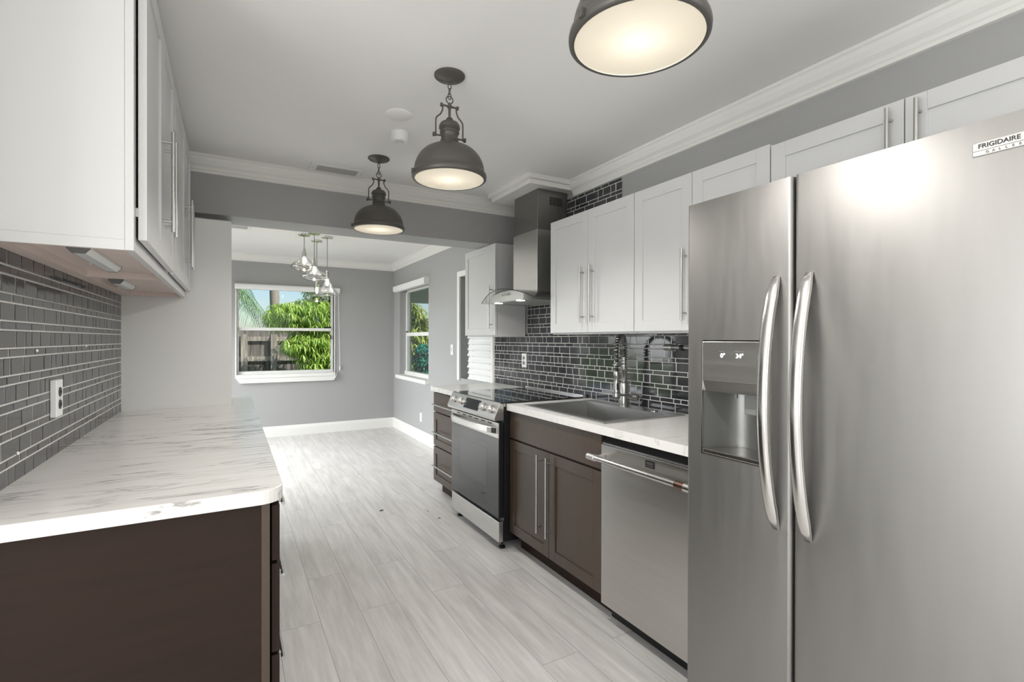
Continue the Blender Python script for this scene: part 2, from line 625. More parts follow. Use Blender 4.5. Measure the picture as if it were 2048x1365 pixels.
def wall_y(name, y0, y1, x0, x1, holes, m):
    b = MB()
    x = x0
    for (a, c, z0, z1) in holes:
        if a > x: b.box(x, a, y0, y1, 0, ZC)
        if z0 > 0: b.box(a, c, y0, y1, 0, z0)
        b.box(a, c, y0, y1, z1, ZC)
        x = c
    b.box(x, x1, y0, y1, 0, ZC)
    return struct(b.build(name, m))
W2 = (5.86, 7.06, 0.80, 2.02)
W3 = (4.13, 4.87, 0.90, 1.98)
wall_x('wall_right', XW, XW+0.15, -5.2, YB+0.15, [(-3.25, -0.55, 0.5, 2.2), W3, W2], M['wall'])
W1 = (0.065, 1.275, 0.84, 2.02)
wall_y('wall_back', YB, YB+0.15, XD-0.15, XW, [W1], M['wall'])
wall_x('wall_left', XL-0.15, XL, 1.44, 3.42, [], M['white_wall'])
wall_x('wall_left_dining', XD-0.15, XD, 3.87, YB, [(4.55, 6.9, 0.0, 2.08)], M['wall'])
b = MB()
b.box(-0.75, 0.005, 3.42, 3.74, 0, 2.018)
b.box(XD-0.15, 0.0, 3.74, 3.87, 0, 2.09)
struct(b.build('wall_partition', M['white_wall']))
wall_y('wall_rear', -5.35, -5.2, -2.75, XW, [(-2.0, 2.1, 0.42, 2.36)], M['white_wall'])
wall_x('wall_side', -2.75, -2.6, -5.2, 1.44, [(-1.35, 0.85, 0.35, 2.05)], M['white_wall'])
wall_y('wall_return', 1.44, 1.59, -2.6, XL-0.15, [], M['white_wall'])
# header beam between kitchen and dining room
struct(MB().box(XD-0.15, XW, 3.60, 3.87, 2.09, ZC).build('wall_header', M['wall']))

# crown mouldings: profile (out from wall, down from ceiling)
CR = [(0, 0), (0.062, 0), (0.062, -0.012), (0.055, -0.018), (0.05, -0.034), (0.038, -0.056), (0.024, -0.07), (0.02, -0.078), (0.02, -0.084), (0.014, -0.09), (0.014, -0.104), (0, -0.106)]
def crown(name, axis, wall, out, a0, a1):
    pts = [(wall+out*p, ZC+q) for (p, q) in CR]
    return struct(MB().prism(pts, axis, a0, a1).build(name, M['trim']))
crown('trim_1', 'Y', XW, -1, -5.2, 2.86)
crown('trim_2', 'X', 3.60, -1, -0.75, 2.135)
crown('trim_3', 'X', YB, -1, XD, XW)
crown('trim_4', 'Y', XW, -1, 3.87, YB)
crown('trim_5', 'Y', XD, 1, 3.87, YB)
BB = [(0, 0), (0.016, 0), (0.016, 0.105), (0.012, 0.12), (0.006, 0.128), (0.004, 0.142), (0, 0.142)]
struct(MB().prism([(YB-p, q) for p, q in BB], 'X', XD, XW).build('baseboard_back', M['trim']))
struct(MB().prism([(XW-p, q) for p, q in BB], 'Y', 4.06, YB).build('baseboard_right', M['trim']))

# boxed moulding round the head of the hood
b = MB()
b.box(1.762, XW, 2.862, 3.428, 2.376, 2.408)
b.box(1.738, XW, 2.838, 3.448, 2.4085, ZC)
struct(b.build('trim_6', M['trim'], bevel=0.002))

# ------------------------------------------------------------------ windows and blinds
def window_back():
    x0, x1, z0, z1 = W1
    y = YB+0.06
    f = MB()
    f.box(x0, x0+0.03, y, y+0.05, z0, z1).box(x1-0.03, x1, y, y+0.05, z0, z1)
    f.box(x0, x1, y, y+0.05, z1-0.03, z1).box(x0, x1, y-0.02, y+0.05, z0, z0+0.045)
    w = struct(f.build('window_1', M['trim'], bevel=0.003))
    s = MB()
    s.box(x0+0.03, x1-0.03, y-0.01, y+0.03, 1.428, 1.468)
    s.build('meeting_rail', M['trim'], w, bevel=0.003)
    g = MB()
    g.box(x0+0.03, x1-0.03, y+0.012, y+0.016, 1.468, z1-0.03)
    g.box(x0+0.03, x1-0.03, y+0.012, y+0.016, z0+0.045, 1.428)
    g.build('pane', M['glass'], w)
    MB().box(x1-0.12, x1-0.035, y-0.02, y-0.008, 1.472, 1.49).build('latch', M['black'], w)
    MB().box(x1-0.045, x1-0.032, y-0.03, y-0.012, 1.31, 1.37).build('sash_clip', M['black'], w)
    # sill with canted corners
    MB().prism([(x0-0.01, YB-0.002), (x0+0.01, YB-0.065), (x1+0.005, YB-0.065), (x1+0.045, YB-0.002), (x1+0.04, YB+0.06), (x0-0.005, YB+0.06)], 'Z', 0.80, 0.846).build('window_sill', M['trim'], w, bevel=0.006)
    MB().prism([(x0-0.006, 0.80), (x1+0.03, 0.80), (x1-0.01, 0.735), (x0+0.04, 0.735)], 'Y', YB-0.05, YB-0.0).build('apron', M['trim'], w, bevel=0.004)
    jl = MB()
    jl.box(x0-0.014, x0, YB-0.012, YB+0.06, z0-0.04, z1).box(x1, x1+0.014, YB-0.012, YB+0.06, z0-0.04, z1)
    jl.build('jamb', M['trim'], w)
    r = thing('roller_blind', 'white rolled up roller blind above the dining window in the back wall', 'blind', (0.66, YB, 1.97))
    MB().prism([(YB-0.001, 1.965), (YB-0.06, 1.965), (YB-0.068, 1.985), (YB-0.068, 2.02), (YB-0.055, 2.035), (YB-0.001, 2.035)], 'X', 0.045, 1.345).build('valance', M['blind'], r, bevel=0.003)
    MB().tube([(1.335, YB-0.02, 1.965), (1.34, YB-0.02, 1.5), (1.352, YB-0.02, 0.93)], 0.003, 6).build('pull_cord', M['white_plastic'], r)
    MB().lathe([(1e-4, 0), (0.011, 0.004), (0.009, 0.06), (1e-4, 0.07)], (1.352, YB-0.02, 0.87), seg=12).build('cord_weight', M['white_plastic'], r)
window_back()

def window_right():
    y0, y1, z0, z1 = W2
    x = XW+0.09
    f = MB()
    f.box(x, x+0.05, y0, y0+0.03, z0, z1).box(x, x+0.05, y1-0.045, y1, z0, z1)
    f.box(x, x+0.05, y0, y1, z1-0.03, z1).box(x-0.02, x+0.05, y0, y1, z0+0.004, z0+0.06)
    w = struct(f.build('window_2', M['trim'], bevel=0.003))
    MB().box(x-0.012, x+0.03, y0+0.03, y1-0.045, 1.36, 1.41).build('meeting_rail', M['trim'], w, bevel=0.003)
    g = MB()
    g.box(x+0.012, x+0.016, y0+0.03, y1-0.045, 1.41, z1-0.03)
    g.box(x+0.012, x+0.016, y0+0.03, y1-0.045, z0+0.06, 1.36)
    g.build('pane', M['glass'], w)
    MB().box(x-0.02, x-0.008, y1-0.13, y1-0.06, 1.413, 1.43).build('latch', M['black'], w)
    MB().prism([(XW-0.06, y0-0.03), (XW-0.06, y1+0.03), (XW-0.001, y1+0.05), (XW+0.09, y1), (XW+0.09, y0), (XW-0.001, y0-0.04)], 'Z', 0.755, 0.808).build('window_sill', M['trim'], w, bevel=0.008)
    r = thing('roller_blind', 'white rolled up roller blind above the recessed window in the right wall', 'blind', (XW, 6.46, 2.0))
    MB().prism([(XW-0.001, 2.0), (XW-0.06, 2.0), (XW-0.075, 2.02), (XW-0.075, 2.075), (XW-0.06, 2.085), (XW-0.001, 2.085)], 'Y', 5.82, 7.16).build('valance', M['blind'], r, bevel=0.003)
    e = MB()
    e.box(XW-0.079, XW-0.001, 5.808, 5.82, 1.996, 2.089)
    e.build('end_cap', M['white_plastic'], r, bevel=0.002)
window_right()

def window_small():
    y0, y1, z0, z1 = W3
    f = MB()
    c = 0.058
    f.box(XW-0.02, XW, y1, y1+c, z0-0.02, z1+c).box(XW-0.02, XW, y0-0.04, y0, z0-0.02, z1+c)
    f.box(XW-0.02, XW, y0, y1, z1, z1+c)
    w = struct(f.build('window_3', M['trim'], bevel=0.003))
    MB().box(XW+0.11, XW+0.115, y0, y1, z0, z1).build('pane', M['glass'], w)
    s = MB()
    s.box(XW+0.09, XW+0.14, y0, y0+0.03, z0, z1).box(XW+0.09, XW+0.14, y1-0.03, y1, z0, z1)
    s.box(XW+0.09, XW+0.14, y0, y1, z0, z0+0.03).box(XW+0.09, XW+0.14, y0, y1, z1-0.03, z1)
    s.build('sash', M['trim'], w)
    t = thing('slatted_blind', 'white slatted blind over the small window below the single white wall cabinet', 'blind', (XW, 4.45, z0))
    n = 17
    for i in range(n):
        zz = z0+0.035+i*(z1-z0-0.05)/n
        jy = random.uniform(-0.014, 0.014)
        tilt = 0.036 if i < 14 else 0.044
        sl = MB()
        xm = XW+0.028
        sl.prism([(xm-0.022, zz-tilt*0.9), (xm-0.006, zz-0.004), (xm+0.012, zz+tilt*1.15), (xm+0.0155, zz+tilt*1.15), (xm-0.002, zz-0.004), (xm-0.018, zz-tilt*0.9)], 'Y', 4.14, 4.72+jy)
        sl.build('slat', M['blind'], t)
    MB().box(XW+0.002, XW+0.05, 4.14, 4.75, z1-0.045, z1-0.004).build('head_rail', M['blind'], t)
    for yy in (4.25, 4.62):
        MB().tube([(XW+0.028, yy, z0+0.01), (XW+0.028, yy, z1-0.04)], 0.0022, 5).build('ladder_cord', M['white_plastic'], t)
window_small()

# glazed sliding door of the dining room, the unseen side window, and rear and right windows added for light (frames only matter in reflections)
def door_frame():
    f = MB()
    y0, y1 = 4.55, 6.9
    for a, c in ((y0, y0+0.06), (5.68, 5.77), (y1-0.06, y1)):
        f.box(XD-0.1, XD-0.02, a, c, 0, 2.08)
    f.box(XD-0.1, XD-0.02, y0, y1, 2.02, 2.08).box(XD-0.1, XD-0.02, y0, y1, 0.0, 0.05)
    struct(f.build('door_1', M['trim']))
    f = MB()
    for a, c in ((-2.0, -1.94), (-0.66, -0.6), (0.7, 0.76), (2.04, 2.1)):
        f.box(a, c, -5.3, -5.22, 0.42, 2.36)
    f.box(-2.0, 2.1, -5.3, -5.22, 0.42, 0.47).box(-2.0, 2.1, -5.3, -5.22, 2.31, 2.36)
    struct(f.build('added_window_4', M['trim']))  # frame of the rear window added to light the near kitchen
    f = MB()
    for a, c in ((-3.25, -3.2), (-1.93, -1.87), (-0.6, -0.55)):
        f.box(XW+0.04, XW+0.12, a, c, 0.5, 2.2)
    f.box(XW+0.04, XW+0.12, -3.25, -0.55, 0.5, 0.55).box(XW+0.04, XW+0.12, -3.25, -0.55, 2.15, 2.2)
    struct(f.build('added_window_6', M['trim']))  # frame of the right window added to light the left doors
    f = MB()
    for a, c in ((-1.35, -1.3), (-0.28, -0.22), (0.8, 0.85)):
        f.box(-2.7, -2.62, a, c, 0.35, 2.05)
    f.box(-2.7, -2.62, -1.35, 0.85, 0.35, 0.4).box(-2.7, -2.62, -1.35, 0.85, 2.0, 2.05)
    struct(f.build('window_5', M['trim']))
door_frame()

# ------------------------------------------------------------------ tiled splashbacks
def tiles(name, label, x, n, regions, base_z, seed):
    """n: +1 when the tile faces +X, -1 when it faces -X. regions: (y0,y1,z0,z1)"""
    rnd = random.Random(seed)
    root = thing(name, label, 'backsplash', (x, regions[0][0], base_z))
    g = MB()
    for (y0, y1, z0, z1) in regions:
        g.box(min(x, x+n*0.0052), max(x, x+n*0.0052), y0, y1, z0, z1)
    g.build('grout', M['grout'], root)
    vs, fs = [], []
    ymin = min(r[0] for r in regions)
    ymax = max(r[1] for r in regions)
    zmax = max(r[3] for r in regions)
    z, k, gap = base_z, 0, 0.0034
    while z < zmax:
        h = 0.0465 if k % 2 == 0 else 0.0215
        y = ymin-rnd.uniform(0, 0.1)
        while y < ymax:
            L = rnd.choice((0.047, 0.072, 0.097, 0.097, 0.122))
            for (y0, y1, z0, z1) in regions:
                a, c = max(y, y0), min(y+L, y1)
                lo, hi = max(z, z0), min(z+h, z1)
                if c-a < 0.006 or hi-lo < 0.006 or (c > y1-1e-6 and y >= y1):
                    continue
                ch, t = 0.0022, 0.0065
                o = len(vs)
                xb, xt = x+n*0.003, x+n*t
                vs += [(xb, a, lo), (xb, c, lo), (xb, c, hi), (xb, a, hi)]
                vs += [(xt-n*0.0016, a, lo), (xt-n*0.0016, c, lo), (xt-n*0.0016, c, hi), (xt-n*0.0016, a, hi)]
                ty, tz = rnd.uniform(-0.012, 0.012), rnd.uniform(-0.012, 0.012)
                for (yy, zz) in ((a+ch, lo+ch), (c-ch, lo+ch), (c-ch, hi-ch), (a+ch, hi-ch)):
                    vs.append((xt+ty*(yy-(a+c)/2)+tz*(zz-(lo+hi)/2), yy, zz))
                for i in range(4):
                    j = (i+1) % 4
                    fs.append((o+i, o+j, o+4+j, o+4+i) if n > 0 else (o+4+i, o+4+j, o+j, o+i))
                    fs.append((o+4+i, o+4+j, o+8+j, o+8+i) if n > 0 else (o+8+i, o+8+j, o+4+j, o+4+i))
                fs.append((o+8, o+9, o+10, o+11) if n > 0 else (o+11, o+10, o+9, o+8))
            y += L+gap
        z += h+gap
        k += 1
    raw('tiles', vs, fs, M['tile'], root)
    return root
tiles('backsplash', 'dark glass mosaic tile backsplash on the right wall behind sink and stove', XW-0.0015, -1,
      [(1.0, 2.42, 0.914, 1.36), (2.42, 3.49, 0.914, 2.33), (3.49, 4.075, 0.914, 1.36), (2.36, 2.42, 1.36, 2.33)], 0.914, 3)
tiles('backsplash', 'dark glass mosaic tile backsplash on the left wall under the left white cabinets', XL, 1,
      [(1.44, 3.42, 0.914, 1.552)], 0.914, 5)
tag(MB().box(XW-0.011, XW, 4.075, 4.088, 0.914, 1.36).build('tile_edge_strip', M['trim']), 'white vertical edge strip where the right wall tiles end beside the slatted blind', 'trim strip')
# ------------------------------------------------------------------ cabinet helpers
def shaker(b, n, xf, y0, y1, z0, z1, t=0.02, fr=0.057, rec=0.007, slab=False):
    """door or drawer front in the YZ plane, front face at xf looking along n*X"""
    def bx(xa, xb, *a):
        b.box(min(xa, xb), max(xa, xb), *a)
    if slab or (z1-z0) < 2*fr+0.02:
        bx(xf, xf-n*t, y0, y1, z0, z1)
        return
    bx(xf, xf-n*t, y0, y0+fr, z0, z1)
    bx(xf, xf-n*t, y1-fr, y1, z0, z1)
    bx(xf, xf-n*t, y0+fr, y1-fr, z0, z0+fr)
    bx(xf, xf-n*t, y0+fr, y1-fr, z1-fr, z1)
    bx(xf-n*rec, xf-n*t, y0+fr-0.001, y1-fr+0.001, z0+fr-0.001, z1-fr+0.001)

def pull(parent, n, xf, y, z, L, vertical=True, r=0.006, off=0.032, m='nickel', inset=0.035):
    b = MB()
    x = xf+n*off
    if vertical:
        b.cyl((x, y, z-L/2), r, L, 'Z', 14)
        for zz in (z-L/2+inset, z+L/2-inset):
            b.cyl((xf, y, zz), r*0.8, n*off, 'X', 10)
    else:
        b.cyl((x, y-L/2, z), r, L, 'Y', 14)
        for yy in (y-L/2+inset, y+L/2-inset):
            b.cyl((xf, yy, z), r*0.8, n*off, 'X', 10)
    return b.build('handle', M[m], parent)

def door(root, n, xf, y0, y1, z0, z1, m, hy=None, hz=None, hl=0.3, name='door', **kw):
    b = MB()
    g = 0.0016
    shaker(b, n, xf, y0+g, y1-g, z0+g, z1-g, **kw)
    d = b.build(name, M[m], root, bevel=0.0014)
    if hy is not None:
        pull(d, n, xf, hy, hz, hl)
    return d

def drawer(root, n, xf, y0, y1, z0, z1, m, hz=None, hl=0.3, **kw):
    b = MB()
    g = 0.0016
    shaker(b, n, xf, y0+g, y1-g, z0+g, z1-g, **kw)
    d = b.build('drawer', M[m], root, bevel=0.0014)
    if hz is not None:
        pull(d, n, xf, (y0+y1)/2, hz, hl, vertical=False)
    return d

# ------------------------------------------------------------------ right upper cabinets
XU = 1.84
def upper(name, label, y0, y1, z0, z1, doors, side=True):
    r = thing(name, label, 'wall cabinet', (1.99, (y0+y1)/2, z0), 'white wall cabinets on the right')
    MB().box(XU+0.022, XW-0.012, y0+0.0015, y1-0.0015, z0-0.009, z1-0.001).build('body', M['cab_white'], r, bevel=0.001)
    for (a, c, hy, hz, hl) in doors:
        door(r, -1, XU, a, c, z0, z1, 'cab_white', hy, hz, hl)
    return r
ZU0, ZU1 = 1.355, 2.085
upper('wall_cabinet', 'white two-door wall cabinet right beside the range hood', 1.948, 2.728, ZU0, ZU1,
      [(1.948, 2.335, 2.283, 1.582, 0.335), (2.335, 2.728, 2.373, 1.582, 0.335)])
upper('wall_cabinet', 'white wall cabinet between the two-door one and the fridge, one handle at its right edge', 1.194, 1.946, ZU0, ZU1,
      [(1.572, 1.946, 1.604, 1.57, 0.335), (1.194, 1.572, 1.535, 1.57, 0.335)])
upper('wall_cabinet', 'short white wall cabinet above the fridge with two upright handles', 0.30, 1.192, 1.80, 2.075,
      [(0.748, 1.192, 0.783, 1.945, 0.21), (0.30, 0.748, 0.706, 1.945, 0.21)])
upper('wall_cabinet', 'narrow single-door white wall cabinet left of the range hood', 3.515, 4.10, 1.345, 2.088,
      [(3.515, 4.10, 3.565, 1.575, 0.35)])

# ------------------------------------------------------------------ right base run
XF = 1.515   # brown door fronts
XC = 1.49    # worktop front edge
def base_body(root, y0, y1, x0, x1, m='cab_brown', toe=0.06, n=-1):
    b = MB()
    if n < 0:
        b.box(x0, x1, y0, y1, 0.10, 0.873)
        b.build('body', M[m], root)
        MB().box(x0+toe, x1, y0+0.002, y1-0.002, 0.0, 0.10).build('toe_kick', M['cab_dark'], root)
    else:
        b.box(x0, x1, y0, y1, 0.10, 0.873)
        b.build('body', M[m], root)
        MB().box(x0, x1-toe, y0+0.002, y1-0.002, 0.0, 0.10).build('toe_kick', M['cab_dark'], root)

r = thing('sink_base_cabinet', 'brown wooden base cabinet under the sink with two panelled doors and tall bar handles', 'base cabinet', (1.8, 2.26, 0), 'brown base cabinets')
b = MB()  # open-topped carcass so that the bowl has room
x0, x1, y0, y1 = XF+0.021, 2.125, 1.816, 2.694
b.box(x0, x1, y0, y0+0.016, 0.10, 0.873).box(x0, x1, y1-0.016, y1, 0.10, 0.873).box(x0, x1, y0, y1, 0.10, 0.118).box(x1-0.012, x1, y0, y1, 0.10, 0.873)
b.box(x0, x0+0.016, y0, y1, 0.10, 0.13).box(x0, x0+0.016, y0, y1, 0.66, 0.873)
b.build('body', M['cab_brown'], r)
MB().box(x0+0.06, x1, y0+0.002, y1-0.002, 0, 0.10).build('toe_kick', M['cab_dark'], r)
MB().box(XF, XF+0.02, 1.817, 2.693, 0.702, 0.866).build('false_front', M['cab_brown'], r, bevel=0.0015)
door(r, -1, XF, 2.258, 2.694, 0.112, 0.692, 'cab_brown', 2.335, 0.452, 0.44)
door(r, -1, XF, 1.816, 2.258, 0.112, 0.692, 'cab_brown', 2.243, 0.452, 0.44)

r = thing('drawer_base_cabinet', 'brown three-drawer base cabinet at the far end left of the stove', 'base cabinet', (1.8, 3.75, 0), 'brown base cabinets')
base_body(r, 3.462, 4.03, XF+0.021, 2.125)
drawer(r, -1, XF, 3.462, 4.03, 0.70, 0.862, 'cab_brown', 0.765, 0.46, slab=True)
drawer(r, -1, XF, 3.462, 4.03, 0.41, 0.694, 'cab_brown', 0.53, 0.46)
drawer(r, -1, XF, 3.462, 4.03, 0.112, 0.404, 'cab_brown', 0.25, 0.46)

# worktops
def top_right():
    t, zt = 0.040, 0.914
    sx0, sx1, sy0, sy1 = 1.56, 2.06, 1.845, 2.535      # cut-out for the bowl
    b = MB()
    y0, y1 = 1.168, 2.692
    b.box(XC, sx0, y0, y1, zt-t, zt)
    b.box(sx1, XW-0.004, y0, y1, zt-t, zt)
    b.box(sx0, sx1, y0, sy0, zt-t, zt)
    b.box(sx0, sx1, sy1, y1, zt-t, zt)
    tag(b.build('worktop', M['marble_r']), 'white marble-look worktop around the sink between stove and fridge', 'worktop')
    tag(MB().box(XC, XW-0.004, 3.458, 4.04, zt-t, zt).build('worktop', M['marble_r'], bevel=0.003), 'short white worktop at the far end left of the stove, over the drawers', 'worktop')
top_right()

# sink
def sink():
    r = thing('sink', 'rectangular stainless steel drop-in sink in the right worktop', 'sink', (1.8, 2.19, 0.914))
    X0, X1, Y0, Y1 = 1.535, 2.085, 1.822, 2.56
    bx0, bx1, by0, by1 = 1.568, 1.985, 1.86, 2.522
    z = 0.9145
    rim = MB()
    for a in ((X0, bx0, Y0, Y1), (bx1, X1, Y0, Y1), (bx0, bx1, Y0, by0), (bx0, bx1, by1, Y1)):
        rim.box(a[0], a[1], a[2], a[3], z, z+0.006)
    rim.build('rim', M['steel_sink'], r)
    w = MB()
    zb = 0.70
    e = 0.004
    w.box(bx0-e, bx0, by0-e, by1+e, zb, z).box(bx1, bx1+e, by0-e, by1+e, zb, z)
    w.box(bx0, bx1, by0-e, by0, zb, z).box(bx0, bx1, by1, by1+e, zb, z)
    w.box(bx0-e, bx1+e, by0-e, by1+e, zb-e, zb)
    w.build('basin', M['steel_sink'], r)
    MB().lathe([(1e-4, 0.004), (0.04, 0.004), (0.045, 0.0)], (1.86, 2.19, zb+0.0005), seg=24).build('drain', M['chrome'], r)
    MB().lathe([(0.021, 0), (0.021, 0.004), (0.016, 0.008), (1e-4, 0.008)], (2.03, 1.985, z+0.006), seg=20).build('air_switch_button', M['chrome'], r)
sink()

def faucet():
    r = thing('kitchen_faucet', 'tall brushed nickel spring faucet at the back of the sink', 'faucet', (2.037, 2.235, 0.9205))
    x, y, z = 2.037, 2.235, 0.921
    MB().lathe([(1e-4, 0), (0.03, 0), (0.03, 0.006), (0.026, 0.01), (0.026, 0.125), (0.0225, 0.13), (0.0225, 0.137), (0.017, 0.142), (0.017, 0.205), (0.0195, 0.208), (0.0195, 0.225), (0.0135, 0.228), (0.0135, 0.285), (1e-4, 0.285)], (x, y, z), seg=24).build('body', M['nickel'], r)
    d = Vector((0.35, -0.93, 0)).normalized()
    h = MB()
    p = Vector((x, y, z+0.055))
    h.tube([p+d*0.02, p+d*0.05, p+d*0.051, p+d*0.085, p+d*0.088], [0.014, 0.016, 0.021, 0.021, 0.017], 16)
    q = p-Vector((0.02, 0.0, 0))+Vector((-0.006, 0.02, 0))
    h.build('valve', M['nickel'], r)
    l = MB()
    l.tube([p+d*0.07, p+d*0.07+Vector((-0.045, 0.012, 0.012)), p+d*0.07+Vector((-0.095, 0.03, 0.016))], [0.007, 0.006, 0.007], 10)
    l.build('lever', M['nickel'], r)
    # hose arch towards the bowl
    e = Vector((-0.83, -0.55, 0)).normalized()
    R = 0.085
    top = z+0.285
    pts = []
    for k in range(6):
        pts.append(Vector((x, y, top-0.02+k*0.012)))
    c = Vector((x, y, top+0.045))+e*R
    for k in range(1, 25):
        a = math.pi-math.pi*k/24
        pts.append(c+e*(R*math.cos(a))+Vector((0, 0, R*math.sin(a))))
    hd = e*(2*R)
    end = Vector((x, y, top+0.045))+hd
    for k in range(1, 8):
        pts.append(end+Vector((0, 0, -0.018*k)))
    MB().tube(pts, 0.0085, 10).build('hose', M['black'], r)
    # spring coil along the hose
    coil = []
    turns = 26
    N = turns*10
    L = len(pts)-1
    up = Vector((0, 0, 1))
    side = e.cross(up).normalized()
    for i in range(N+1):
        f = i/N*L
        k = min(int(f), L-1)
        p0 = pts[k].lerp(pts[k+1], f-k)
        t = (pts[k+1]-pts[k]).normalized()
        nn = t.cross(side).normalized()
        a = 2*math.pi*turns*i/N
        coil.append(p0+(side*math.cos(a)+nn*math.sin(a))*0.0165)
    MB().tube(coil, 0.0028, 6).build('spring', M['nickel'], r)
    s = MB()
    b0 = pts[-1]
    s.lathe([(1e-4, 0.0), (0.014, 0.0), (0.018, -0.006), (0.018, -0.03), (0.0155, -0.034), (0.0165, -0.06), (0.0185, -0.1), (0.0185, -0.118), (0.024, -0.122), (0.024, -0.142), (0.02, -0.146), (0.019, -0.152), (1e-4, -0.152)], b0+Vector((0, 0, 0.01)), seg=24)
    s.build('spray_head', M['nickel'], r)
    bt = b0+Vector((-0.0085, -0.0155, -0.075))
    MB().tube([bt+Vector((0, 0, 0.018)), bt+Vector((0, 0, -0.018))], 0.006, 10).build('spray_button', M['black'], r)
    arm = MB()
    arm.tube([(x, y, z+0.25), Vector((x, y, z+0.25))+e*(2*R)], 0.004, 8)
    arm.torus(Vector((x, y, z+0.25))+e*(2*R), 0.02, 0.004, (0, 0, 1))
    arm.build('holder_arm', M['nickel'], r)
faucet()

def pot_filler():
    r = thing('pot_filler', 'brushed nickel wall tap on the tiles right above the sink beside the fridge', 'wall tap', (XW, 1.93, 1.272))
    x = XW-0.007
    MB().cyl((x, 1.93, 1.272), 0.021, -0.008, 'X', 24).cyl((x-0.008, 1.93, 1.272), 0.017, -0.05, 'X', 20).build('flange', M['nickel'], r)
    MB().cyl((x-0.052, 1.952, 1.272), 0.018, -0.055, 'Y', 20).build('valve', M['nickel'], r)
    MB().tube([(x-0.052, 1.9, 1.272), (x-0.052, 1.85, 1.272), (x-0.052, 1.60, 1.272)], 0.0095, 12).build('arm', M['nickel'], r)
    MB().cyl((x-0.052, 1.843, 1.272), 0.0155, -0.02, 'Y', 20).build('collar', M['black'], r)
    MB().tube([(x-0.052, 1.83, 1.28), (x-0.09, 1.72, 1.295)], 0.005, 8).build('lever', M['nickel'], r)
pot_filler()

# ------------------------------------------------------------------ stove
def stove():
    r = thing('stove', 'stainless steel slide-in electric stove with black glass top and oven door', 'stove', (1.8, 3.075, 0))
    y0, y1 = 2.698, 3.452
    b = MB()
    b.box(1.475, 2.10, y0, y1, 0.055, 0.895)
    b.build('body', M['black'], r)
    MB().box(1.452, 2.085, y0-0.004, y1+0.004, 0.9145, 0.924).build('cooktop', M['black_glass'], r, bevel=0.002)
    MB().box(2.085, 2.118, y0-0.004, y1+0.004, 0.9145, 0.937).build('rear_trim', M['steel_handle'], r, bevel=0.003)
    MB().box(1.475, 2.085, y0, y1, 0.894, 0.9145).build('cooktop_frame', M['steel_h'], r)
    # sloped control panel
    pan = MB().prism([(1.475, 0.918), (1.448, 0.921), (1.405, 0.828), (1.412, 0.81), (1.475, 0.81)], 'Y', y0, y1).build('control_panel', M['steel_h'], r, bevel=0.003)
    sl = Vector((1.405-1.448, 0, 0.828-0.921)).normalized()      # down the slope
    nr = Vector((sl.z, 0, -sl.x)).normalized()
    if nr.x > 0: nr = -nr
    mid = Vector((1.4265, 0, 0.8745))
    for yy in (3.355, 3.235, 2.875, 2.765):
        k = MB()
        c = mid+Vector((0, yy, 0))
        k.tube([c, c+nr*0.006, c+nr*0.0061, c+nr*0.026, c+nr*0.030], [0.029, 0.029, 0.024, 0.0225, 0.019], 24)
        kb = k.build('knob', M['steel_handle'], r)
        g = MB()
        a = c+nr*0.030
        pts = []
        for s1, s2 in ((-1, -1), (1, -1), (1, 1), (-1, 1)):
            pts.append((s1, s2))
        vs = []
        for h in (0.0, 0.012):
            for s1, s2 in pts:
                vs.append(a+Vector((0, 1, 0))*0.0055*s1+sl*0.02*s2*(1-h*14)+nr*(h-0.001))
        g.add(vs, [(0, 1, 2, 3), (7, 6, 5, 4), (0, 4, 5, 1), (1, 5, 6, 2), (2, 6, 7, 3), (3, 7, 4, 0)])
        g.build('grip', M['steel_handle'], kb, bevel=0.0015)
    q = MB()
    vs = []
    for h in (0.0002, 0.0016):
        for s1, s2 in ((-1, -1), (1, -1), (1, 1), (-1, 1)):
            vs.append(mid+Vector((0, 3.06, 0))+Vector((0, 1, 0))*0.115*s1+sl*0.036*s2+nr*h)
    q.add(vs, [(0, 1, 2, 3), (7, 6, 5, 4), (0, 4, 5, 1), (1, 5, 6, 2), (2, 6, 7, 3), (3, 7, 4, 0)])
    q.build('display', M['oven_glass'], r)
    # oven door
    XO = 1.44
    d = MB().box(XO+0.004, 1.474, y0+0.004, y1-0.004, 0.205, 0.795).build('oven_door', M['black'], r, bevel=0.002)
    MB().box(XO, XO+0.004, y0+0.004, y1-0.004, 0.205, 0.70).build('glass', M['oven_glass'], d)
    MB().box(XO-0.0006, XO, y0+0.17, y1-0.17, 0.36, 0.61).build('oven_window', M['oven_window'], d)
    MB().box(XO-0.001, XO+0.004, y0+0.004, y1-0.004, 0.70, 0.795).build('upper_rail', M['steel_h'], d, bevel=0.001)
    for k in range(6):
        yy = y0+0.09+k*0.1
        MB().box(XO-0.0016, XO+0.003, yy, yy+0.06, 0.779, 0.785).build('vent_slot', M['dark_gap'], d)
    # bowed handle
    h = MB()
    N = 18
    pts = []
    for k in range(N+1):
        f = k/N
        yy = y0+0.012+f*(y1-y0-0.024)
        pts.append((XO-0.012-0.04*(1-(2*f-1)**4), yy))
    inner = [(p[0]+0.014, p[1]) for p in pts]
    h.prism(pts+inner[::-1], 'Z', 0.728, 0.768)
    h.build('handle', M['steel_handle'], d, bevel=0.004)
    # bottom drawer
    MB().box(XO+0.002, 1.474, y0+0.004, y1-0.004, 0.055, 0.182).build('drawer', M['steel_h'], r, bevel=0.003)
    for (xx, yy) in ((1.47, y0+0.05), (1.47, y1-0.05), (2.0, y0+0.05), (2.0, y1-0.05)):
        MB().lathe([(1e-4, 0), (0.02, 0), (0.02, 0.012), (0.008, 0.016), (0.008, 0.056), (1e-4, 0.056)], (xx+0.02, yy, 0.0), seg=14).build('foot', M['black'], r)
stove()

